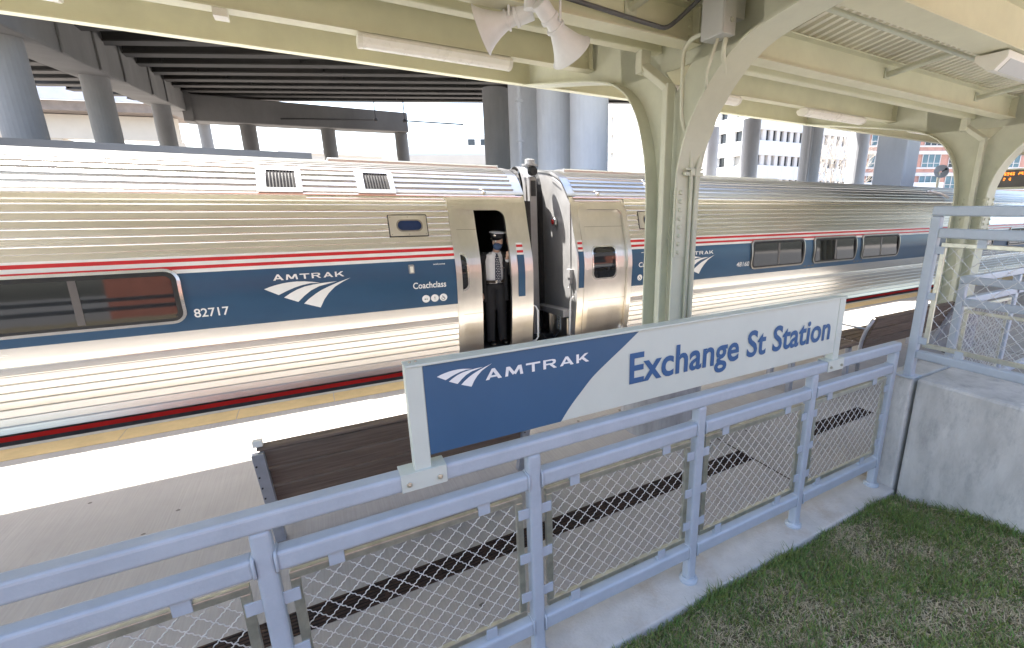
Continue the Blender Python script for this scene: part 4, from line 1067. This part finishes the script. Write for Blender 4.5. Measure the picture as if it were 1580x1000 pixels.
def conductor():
    X, Y, Z = 2.325, 6.78, .075
    t = thing('person', 'conductor in peaked cap, blue face mask and dotted tie standing in the train door', 'person', (X,Y,Z))
    V = lambda x,y,z: (X+x, Y+y, Z+z)
    hx, hy, hz = .065, -.05, 1.575       # head centre, turned to the left of the picture and down
    # hand that holds the door edge (viewer's right)
    
    body = [(V(.0,.0,1.28),(.17,.10,.12),V(.01,-.005,1.37),(.13,.07,.04)),(V(0,0,.98),(.15,.10,.10),V(0,0,1.28),(.16,.10,.12)),
            (V(.03,-.01,1.40),.055,V(.055,-.03,1.50),.052),
            (V(hx,hy,hz+.03),(.076,.092,.105)),(V(hx-.015,hy-.03,hz-.05),(.058,.066,.06)),
            (V(hx-.055,hy-.083,hz+.0),(.014,.020,.024)),(V(hx+.076,hy+.012,hz+.005),(.012,.02,.03)),(V(hx-.072,hy+.0,hz+.005),(.012,.02,.03)),
            (V(-.085,0,.90),.088,V(-.09,-.01,.50),.06),(V(-.09,-.01,.50),.058,V(-.095,.02,.08),.042),(V(.085,0,.90),.088,V(.09,-.01,.50),.06),(V(.09,-.01,.50),.058,V(.10,.02,.08),.042),
            (V(-.095,-.05,.04),(.045,.12,.035)),(V(.10,-.05,.04),(.045,.12,.035)),
            (V(.18,.01,1.38),.062,V(.26,.02,1.14),.048),(V(.26,.02,1.14),.045,V(.175,-.13,1.34),.032),
            (V(-.18,.01,1.38),.062,V(-.22,.05,1.12),.048),(V(-.22,.05,1.12),.045,V(-.20,.0,.86),.032),
            (V(.165,-.165,1.39),(.026,.03,.045)),(V(-.20,-.01,.80),(.022,.038,.048))]
    for k in range(4):     # fingers curled round the door edge, thumb to the side
        z = 1.50 - .021*k; L = (.05,.056,.053,.043)[k]
        z -= .05; body.append((V(.165,-.178,z),.0098,V(.175,-.178-L*.5,z+.008),.009)); body.append((V(.175,-.178-L*.5,z+.008),.009,V(.200,-.176-L*.45,z+.004),.0078))
        body.append((V(-.20,-.02+.016*(k-1.5),.775),.0095,V(-.205,-.025+.017*(k-1.5),.72-.008*(k%2)),.008)); 
    body += [(V(.155,-.17,1.41),.0115,V(.142,-.195,1.45),.0095),(V(-.20,-.05,.80),.011,V(-.20,-.065,.755),.009)]
    bd = blob('body', body, SKIN, t, .0085, 4)
    # eyes
    b = MB()
    for s in (-1,1):
        e = Vector(V(hx-.028+s*.033,hy-.088+ (.012 if s>0 else .0),hz+.035)); b.lathe(e,(-.3,-1,-.1),[(-.01,.001),(-.004,.011),(.0,.0125),(.004,.009),(.006,.001)],10)
    b.build('eye', WHITE, bd)
    blob('hair', [(V(hx+.015,hy+.025,hz+.03),(.078,.084,.095)),(V(hx+.07,hy+.0,hz+.035),(.014,.03,.03))], HAIR, bd, .008)
    blob('shirt', [(V(0,0,.99),(.155,.112,.06),V(0,0,1.25),(.178,.118,.10)),(V(0,0,1.25),(.178,.118,.10),V(.01,-.005,1.39),(.165,.096,.055)),(V(.03,-.015,1.42),(.075,.068,.03)),
        (V(.17,.01,1.37),.078,V(.25,.015,1.24),.066),(V(-.17,.01,1.37),.078,V(-.20,.03,1.24),.066)], SHIRT, t, .011, 5)
    b = MB()
    for s in (-1,1):
        b.add([V(.025+s*.008,-.098,1.425),V(.03+s*.065,-.075,1.455),V(.025+s*.075,-.105,1.385),V(.022+s*.03,-.118,1.372)],[(0,1,2,3)])
    b.build('collar', SHIRT, t)
    blob('trousers', [(V(0,.0,.945),(.168,.122,.075)),(V(-.085,0,.90),.103,V(-.09,-.01,.50),.078),(V(-.09,-.01,.50),.078,V(-.095,.015,.09),.070),(V(.085,0,.90),.103,V(.09,-.01,.50),.078),(V(.09,-.01,.50),.078,V(.10,.015,.09),.070)], BLACKC, t, .012, 5)
    for s in (-1,1):
        blob('shoe', [(V(s*.098,-.07,.04),(.048,.10,.036)),(V(s*.098,.02,.045),(.043,.065,.045))], mat('shoe_leather',(.01,.01,.01),.3) if s<0 else MATS['shoe_leather'], t, .01, 3)
    b = MB(); n = 28
    A = [V(.169*math.cos(2*math.pi*k/n),.124*math.sin(2*math.pi*k/n),.985) for k in range(n)]; B2 = [(p[0],p[1],p[2]+.042) for p in A]; b.strip(A,B2,close=True); bl = b.build('belt', BELT, t, smooth=True)
    b = MB(); b.box(X-.025,X+.025,Y-.130,Y-.124,Z+.987,Z+1.025); b.build('buckle', GOLD, bl, bevel=.003)
    # tie with pale dots
    def tz(v): return Y-.128-.004*math.sin((v-1.0)*7) + max(0,v-1.28)*.20
    T = [(1.425,.026,-.0),(1.40,.018,0),(1.37,.030,0),(1.25,.042,0),(1.12,.047,0),(1.02,.049,0),(.97,.004,0)]
    b = MB(); b.strip([(X+.022-w,tz(v)+.006,Z+v) for v,w,_ in T],[(X+.022,tz(v)-.006,Z+v) for v,w,_ in T]); b.strip([(X+.022,tz(v)-.006,Z+v) for v,w,_ in T],[(X+.022+w,tz(v)+.006,Z+v) for v,w,_ in T])
    tie = b.build('tie', TIE, t, smooth=True)
    b = MB()
    for i in range(15):
        for j in (-1,0,1):
            v = 1.0+i*.026; u = j*.024+(.012 if i%2 else 0)
            if abs(u) < .04: b.lathe((X+.022+u,tz(v)-.006+abs(u)*.22,Z+v),(0,-1,0),[(-.002,.006),(.002,.006),(.0025,.001)],6)
    b.build('dot', WHITE, tie)
    # open dark jacket: back, sleeves and two hanging fronts
    blob('jacket', [(V(0,.075,.80),(.17,.07,.05),V(0,.06,1.36),(.18,.07,.05)),
        (V(.165,.0,.72),(.055,.10,.05),V(.155,-.01,1.30),(.050,.10,.06)),(V(-.165,.02,.72),(.045,.09,.05),V(-.165,.01,1.30),(.04,.09,.06)),
        (V(.165,.0,1.33),(.05,.088,.06),V(.09,.0,1.425),(.04,.07,.03)),(V(-.165,.01,1.33),(.045,.085,.06),V(-.09,.01,1.42),(.04,.065,.03)),
        (V(.18,.01,1.37),.085,V(.262,.02,1.13),.072),(V(.262,.02,1.13),.068,V(.19,-.11,1.30),.050),
        (V(-.18,.01,1.37),.082,V(-.22,.05,1.12),.070),(V(-.22,.05,1.12),.068,V(-.203,.0,.88),.052)], BLACKC, t, .012, 6)
    b = MB(); b.tube([V(.19,-.115,1.30),V(.172,-.14,1.35)],[.040,.037],14,caps=False); b.build('cuff', SHIRT, t, smooth=True)
    blob('face_mask', [(V(hx-.026,hy-.050,hz-.046),(.070,.066,.060)),(V(hx-.055,hy-.086,hz-.026),(.034,.032,.036)),(V(hx+.02,hy-.02,hz-.03),(.055,.05,.03))], MASK, t, .007, 4)
    b = MB(); b.tube([V(hx+.03,hy-.06,hz-.02),V(hx+.084,hy-.0,hz+.015),V(hx+.085,hy+.02,hz+.03)],.003,6); b.build('mask_loop', MASK, t)
    # glasses
    b = MB()
    for s in (-1,1):
        c = Vector(V(hx-.030+s*.036,hy-.104+(.014 if s>0 else 0),hz+.032)); b.tube([c+Vector((.026*math.cos(k*math.pi/6),.012*math.cos(k*math.pi/6)*.4,.017*math.sin(k*math.pi/6))) for k in range(13)],.0025,5)
    b.tube([V(hx+.03,hy-.09,hz+.035),V(hx+.082,hy+.0,hz+.03)],.0025,5); b.build('glasses', GUNM, t)
    # cap, tilted with the head
    M = Matrix.Translation(Vector(V(hx-.002,hy+.004,hz+.098))) @ Matrix.Rotation(R(-38),4,'Z') @ Matrix.Rotation(R(2),4,'X') @ Matrix.Rotation(R(5),4,'Y')
    def cap_lathe(prof, n=32, sy=1.12):
        b = MB(); b._lathe(Vector((0,0,0)), Vector((0,0,1)), prof, n, 0); b.v = [tuple(M @ Vector((v[0],v[1]*sy,v[2]))) for v in b.v]; return b
    cap = cap_lathe([(-.028,.088),(-.02,.090),(.018,.092),(.02,.094),(.040,.110),(.052,.122)]).build('cap', BLACKC, t, smooth=True)
    cap_lathe([(.052,.122),(.058,.120),(.064,.105),(.068,.06),(.069,.001)]).build('crown', CAPSHEEN, cap, smooth=True)
    b = MB(); n = 18; A = []; B2 = []
    for k in range(n+1):
        a = math.pi*1.14 + math.pi*.72*k/n; A.append(M @ Vector((.090*math.cos(a),.101*math.sin(a),-.022))); f = math.sin(math.pi*k/n)
        B2.append(M @ Vector(((.092+.02*f)*math.cos(a),(.103+.062*f)*math.sin(a),-.026-.018*f)))
    b.strip(A,B2); b.strip([p-Vector((0,0,.004)) for p in A],[p-Vector((0,0,.004)) for p in B2]); b.strip(B2,[p-Vector((0,0,.004)) for p in B2]); b.build('visor', mat('patent_leather',(.012,.012,.013),.12,spec=.8), cap, smooth=True)
    b = MB(); c = M @ Vector((0,-.112,.025)); b.lathe(c,(-.35,-1,.1),[(-.006,.018),(.004,.018),(.008,.012),(.0085,.001)],12); b.build('badge', GOLD, cap)
    b = MB(); b.tube([V(.10,-.118,1.30),V(.10,-.120,1.24)],.004,6); b.box(X+.085,X+.125,Y-.126,Y-.121,Z+1.20,Z+1.215); b.build('name_tag', GUNM, t)
conductor()

# ================================================================== VIADUCT
D = Vector((.88,-.475,0)).normalized(); N = Vector((.475,.88,0)).normalized()
def vz(n): return 7.9 + .085*(n-18.6)
via = thing('viaduct', 'dark concrete and steel highway viaduct crossing behind the train', 'bridge', (2,25,-1.25))
def girder(n, s0, s1, w=.5, h=1.3):
    b = MB(); z = vz(n)
    M = Matrix(((D.x,N.x,0,0),(D.y,N.y,0,0),(0,0,1,0),(0,0,0,1)))
    b.box(s0,s1,n-.03,n+.03,z+.05,z+h,M); b.box(s0,s1,n-w/2,n+w/2,z,z+.06,M); b.box(s0,s1,n-w/2,n+w/2,z+h-.06,z+h-.003,M)
    s = s0
    while s < s1: b.box(s,s+.03,n-.2,n+.2,z+.06,z+h-.06,M); s += 6.0
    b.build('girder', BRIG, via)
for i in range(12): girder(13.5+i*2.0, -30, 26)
b = MB()
M = Matrix(((D.x,N.x,0,0),(D.y,N.y,0,0),(0,0,1,0),(0,0,0,1)))
P = [(12.9,vz(12.9)+1.3),(35.9,vz(35.9)+1.3),(35.9,vz(35.9)+1.6),(35.6,vz(35.9)+2.5),(35.4,vz(35.9)+1.7),(13.4,vz(12.9)+1.7),(13.2,vz(12.9)+2.5),(12.9,vz(12.9)+1.6)]
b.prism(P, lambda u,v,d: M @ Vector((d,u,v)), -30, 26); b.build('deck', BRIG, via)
b = MB()
for s in (-18,-12,-6,0,6,12,18):
    for i in range(10):
        n = 13.5+i*2.0; b.tube([M@Vector((s,n,vz(n)+.2)), M@Vector((s,n+2.0,vz(n+2.0)+1.1))],.05,5)
b.build('cross_brace', BRIG, via)
# bent running away from the viewer, left
def bent_cap(b, P, w):
    pass
BX = -6.35
def capz(y): return 6.45 + .075*(y-19)
b = MB()
ys = [9.5,21.2,22.4,25.6,28.6,30.6,36.6,41.2]
b.prism([(9,capz(9)),(51,capz(51)),(51,capz(51)+1.5),(9,capz(9)+1.5)], lambda u,v,d:(d,u,v), BX-.75, BX+.65)
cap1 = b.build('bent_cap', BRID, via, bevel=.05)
b = MB()
for y0, y1, k in ((13,16,.25),(20.5,23.4,.3),(24.6,26.0,.26),(27.2,30.1,.3),(31.5,33.4,.28),(34.6,36.8,.3),(38.2,40.5,.25)):
    b.prism([(y0,capz(y0)+1.49),(y1,capz(y1)+1.49),(y1-.25,capz(y1)+1.49+k),(y1-.6,capz(y1)+1.49+k),(y0+.3,capz(y0)+1.49+k)], lambda u,v,d:(d,u,v), BX-.6, BX+.6)
b.build('bearing_seat', BRID, cap1, bevel=.03)
for y in (21.0,24.2,27.0,31.2,34.2): MB().box(BX+.652,BX+.72,y,y+.9,capz(y)+.02,capz(y)+1.45).build('pilaster', BRID, cap1, bevel=.02)
def pier(x, y, r, z1, m=BRID, parent=via):
    b = MB(); b.lathe((x,y,-1.3),(0,0,1),[(0,r*1.03),(z1+1.3,r)],28); b.build('pier', m, parent, smooth=False)
for y, r in ((12.2,.45),(19.3,.43),(26.1,.42),(36.2,.42),(50.0,.42)): pier(BX, y, r, capz(y)+.03, PIERD)
# bent along the far edge
b = MB()
b.prism([(-5.6,7.45),(7.35,7.75),(7.35,9.1),(-5.6,9.0)], lambda u,v,d:(u,d,v), 39.3, 40.7); b.build('bent_cap', BRID, via, bevel=.05)
for x in (-2.75,1.95,6.9): pier(x, 40.0, .46, 7.7)
b = MB(); b.box(-5.9,-5.4,39.2,40.6,7.4,9.0); b.build('drain_pipe', BRID, via)
# lamps hung below the far edge
for s0, n in ((-4.6,35.6),(-1.0,35.6)):
    pass
def hang(x, y, z, x2, y2):
    b = MB(); b.tube([(x,y,z+.4),(x,y,z-1.25),(x2,y2,z-1.45)],.05,6); b.lathe((x,y,z-1.15),(0,0,-1),[(0,.08),(.12,.16),(.2,.1)],10); b.build('hanging_conduit', RUBBER, via)
hang(4.9,37.7,9.4,-.8,39.2); hang(6.6,36.4,9.3,10.2,34.6); hang(14.6,30.4,9.1,17.5,29)
# big round piers by the track
for (x,y,r,m_) in ((8.78,14.85,.66,PIER),(8.25,16.5,.62,PIER),(8.1,18.9,.62,PIER),(8.05,22.0,.60,PIERD)): pier(x, y, r, vz(N.dot(Vector((x,y,0))))-.9, m_)
b = MB(); b.prism([(14.1,7.0),(19.2,7.0),(20.6,7.6),(20.6,8.3),(14.1,8.2)], lambda u,v,d:(d,u,v), 7.75, 9.25); b.build('bent_cap', BRID, via, bevel=.05)
b = MB(); b.tube([(7.35,17.6,-1.3),(7.35,17.6,7.2)],.09,10)
for z in (3.2,4.6,6): b.box(7.23,7.47,17.49,17.71,z,z+.08)
b.build('drain_pipe', PIER, via)
for (x,y,r) in ((27.8,28.4,.62),(27.75,24.4,.60),(27.8,19.6,.60),(35.6,21.2,.64)): pier(x, y, r, 8.2, PIER)
b = MB(); b.box(20.75,21.75,10.4,11.6,-1.3,6.9); b.build('pier', PIER, via, bevel=.06)
b = MB(); b.tube([(27.2,19.25,-1.3),(27.2,19.25,7.8)],.09,8); b.build('drain_pipe', PIER, via)
# low wall along the far side of the track
tag(MB().box(-60,.25,13.9,14.2,-1.3,3.47).build('trackside_wall', BRID, loc=(0,14,-1.25)), 'long dark concrete wall just showing above the train roof at the left', 'wall')
# second ramp further off
ramp2 = thing('ramp_viaduct', 'pale elevated road ramp far behind the left viaduct piers', 'bridge', (-22,82,-1.25))
U = Vector((.95,-.31,0)).normalized(); Nn = Vector((.31,.95,0)).normalized(); O2 = Vector((-22,82,0))
M2 = Matrix(((U.x,Nn.x,0,O2.x),(U.y,Nn.y,0,O2.y),(0,0,1,0),(0,0,0,1)))
MB().box(-30,14,0,.5,14.6,18.2,M2).build('parapet', mat('parapet_pale',(.55,.56,.60),.8,0,.1,.5), ramp2)
MB().box(-30,14,.6,8,13.5,14.59,M2).build('girder', mat('ramp_girder',(.20,.165,.14),.8,0,.2,.8), ramp2)
MB().box(-34,8,3,4,10.6,13.4,M2).build('abutment', TAN, ramp2)
for s in (-28,-6.2,6.3): MB().box(s,s+1.6,3.2,4.8,-1.3,10.6,M2).build('pier', TAN, ramp2)

# ================================================================== BUILDINGS
class Facade:
    def __init__(s, P0, P1, parent):
        s.o = Vector((P0[0],P0[1],0)); u = Vector((P1[0]-P0[0],P1[1]-P0[1],0)); s.L = u.length; u.normalize(); n = Vector((u.y,-u.x,0)); s.p = parent
        s.M = Matrix(((u.x,n.x,0,s.o.x),(u.y,n.y,0,s.o.y),(0,0,1,0),(0,0,0,1)))
    def box(s, b, u0,u1,d0,d1,z0,z1): b.box(u0,u1,d0,d1,z0,z1,s.M)
    def part(s, name, m, boxes, parent=None):
        b = MB()
        for q in boxes: s.box(b,*q)
        return b.build(name, m, parent or s.p)
off = thing('office_building', 'white panelled office building with rows of narrow recessed windows', 'building', (60,44,-1.25))
b = MB(); b.prism([(50.4,43.9),(70,42.1),(71.5,72),(49.2,76)], lambda u,v,d:(u,v,d), -1.3, 21); b.build('wall', BOFF, off)
f = Facade((50.4,43.9),(70,42.1),off)
zr = [(4.6,5.9),(7.6,8.85),(10.6,11.9),(13.6,14.9),(16.6,17.9)]
edges = [-1.3]+[q for r_ in zr for q in r_]+[21.3]
for i in range(0,len(edges),2): f.part('spandrel', BOFF, [(0,f.L,0,.55,edges[i],edges[i+1])])
for z0,z1 in zr:
    u = .5
    while u < f.L-1.2:
        w = f.part('window', BWIN if random.random() < .75 else BWIN2, [(u,u+.62,.02,.10,z0,z1)])
        f.part('jamb', BAND, [(u+.62,u+1.2,.0,.42,z0+.001,z1-.001)], w)
        u += 1.2
f.part('panel_joint', BAND, [(k*2.4,k*2.4+.05,.55,.56,-1.2,21.2) for k in range(1,8)])
f = Facade((49.2,76),(50.4,43.9),off)
for i in range(0,len(edges),2): f.part('spandrel', BOFF, [(0,f.L-.002,0,.55,edges[i],edges[i+1])])
for z0,z1 in zr:
    u = .8; 
    while u < f.L-1:
        on = u < 3 or u > 19
        if on: f.part('window', BWIN if random.random() < .7 else BWIN2, [(u,u+1.3,.02,.10,z0,z1)])
        f.part('jamb', BOFF, [(u+1.3 if on else u,min(u+2.6,f.L-.01),.0,.52,z0+.001,z1-.001)]); u += 2.6
br = thing('brick_building', 'red brick building with pale stone bands and blue windows at the far right', 'building', (85,43,-1.25))
b = MB(); b.prism([(74.6,47.7),(106,29.5),(118,50),(88,68)], lambda u,v,d:(u,v,d), -1.3, 20); b.build('wall', BRICK, br)
f = Facade((74.6,47.7),(106,29.5),br)
for z0 in (2.2,5.3,8.6,11.9,15.2):
    z1 = z0+1.9; f.part('stone_band', BAND, [(0,f.L,0,.22,z1+.02,z1+.55)]); f.part('stone_band', BAND, [(0,f.L,0,.12,z0-.28,z0-.02)])
    u = .8
    while u < f.L-3:
        w = f.part('window', GLAS2 if random.random() < .7 else BWIN, [(u,u+2.9,.02,.07,z0,z1)])
        f.part('frame', BAND, [(u+k*.967-.05,u+k*.967+.05,.07,.13,z0,z1) for k in range(4)] + [(u,u+2.9,.07,.125,z0+.55,z0+.63)], w)
        u += 4.3
f.part('canopy', WHITE, [(2.0,16,.3,2.6,5.0,6.1)])
lo = thing('low_building', 'pale low flat roofed building far away under the viaduct', 'building', (20,76,-1.25))
b = MB(); b.prism([(13.6,78),(26,70.5),(34,84),(22,92)], lambda u,v,d:(u,v,d), -1.3, 11.2); b.build('wall', BOFF, lo)
f = Facade((13.6,78),(26,70.5),lo); f.part('band', TAN, [(0,f.L,0,.3,-1.2,9.9)])
b = MB(); b.prism([(19.5,80),(27,75.5),(31,82),(23,87)], lambda u,v,d:(u,v,d), 11.2, 13.4); ph = b.build('penthouse', BOFF, lo)
f = Facade((19.5,80),(27,75.5),lo)
for u in (4.6,6.6): f.part('window', BWIN, [(u,u+1.1,.01,.06,11.9,12.8)])
tn = thing('tan_warehouse', 'long low tan warehouse on the horizon behind the far piers', 'building', (-10,95,-1.25))
b = MB(); b.box(-3,14,104,120,-1.3,11.9); b.build('wall', TAN, tn)
b = MB(); b.box(-3.3,14.3,103.7,120.3,11.9,12.6); b.build('roof', BAND, tn)
# dish on a mast behind the train
t = thing('satellite_dish', 'round grey dish on a mast beyond the train roof at the right', 'dish', (30.9,13.5,-1.25))
b = MB(); b.lathe((30.9,13.5,4.15),(-.75,-.62,.15),[(-.10,.06),(-.07,.18),(-.02,.30),(.03,.36),(.02,.34),(-.04,.28),(-.08,.14)],24); b.build('dish', PIER, t, smooth=True)
b = MB(); b.tube([(30.95,13.6,-1.3),(30.95,13.6,4.1)],.08,8); b.build('mast', GALV, t)
b = MB(); b.tube([(30.8,13.4,4.15),(30.45,13.1,4.22)],.03,6); b.lathe((30.45,13.1,4.22),(-.75,-.62,.1),[(-.05,.05),(.05,.07)],10); b.build('feed_arm', RUBBER, t)
# bare pale tree in front of the office
def bare_tree():
    t = thing('bare_tree', 'pale leafless tree in front of the white office building', 'tree', (50.5,32.5,-1.25))
    tr = MB(); cr = MB(); rnd = random.Random(5)
    def grow(p, d, L, r, lev):
        q = p + d*L; mid = p+d*L*.5 + Vector((rnd.uniform(-.05,.05),rnd.uniform(-.05,.05),0))*L
        (tr if lev < 2 else cr).tube([p,mid,q],[r,r*.85,r*.7],6 if lev < 3 else 4)
        if lev >= 6: return
        for k in range(3 if lev in (1,2,3) else 2):
            a = rnd.uniform(0,6.28); s = rnd.uniform(.3,.75); nd = (d + Vector((math.cos(a)*s, math.sin(a)*s, rnd.uniform(.0,.25)))).normalized()
            grow(q if k else mid.lerp(q,.6), nd, L*rnd.uniform(.66,.84), r*.62, lev+1)
    for k in range(3):
        a = k*2.1; grow(Vector((50.5+.2*math.cos(a),32.5+.2*math.sin(a),-1.3)), Vector((.16*math.cos(a),.16*math.sin(a),1)).normalized(), 3.4, .14, 0)
    tr.build('trunk', BARK, t, smooth=True, fixn=False); cr.build('crown', BARK, t, smooth=True, fixn=False)
bare_tree()
# brick station behind the viewer, seen in the coach windows
st = thing('station_building', 'red brick station building behind the viewer, mirrored in the coach windows', 'building', (-2,-14,0))
b = MB(); b.box(-7.2,22,-22,-12,-.3,5.2); b.build('wall', BRKD, st)
b = MB(); b.prism([(-22.6,5.2),(-11.4,5.2),(-17,8)], lambda u,v,d:(d,u,v), -7.8, 22.6); b.build('roof', BRIG, st)
for x in (-5.2,-1.5,2.5,6.5,10.5,14.5,18.5):
    w = MB().box(x,x+1.4,-12.0,-11.94,1.2,3.8).build('window', BWIN, st); MB().box(x-.1,x+1.5,-11.99,-11.90,3.8,4.0).build('lintel', BAND, w)
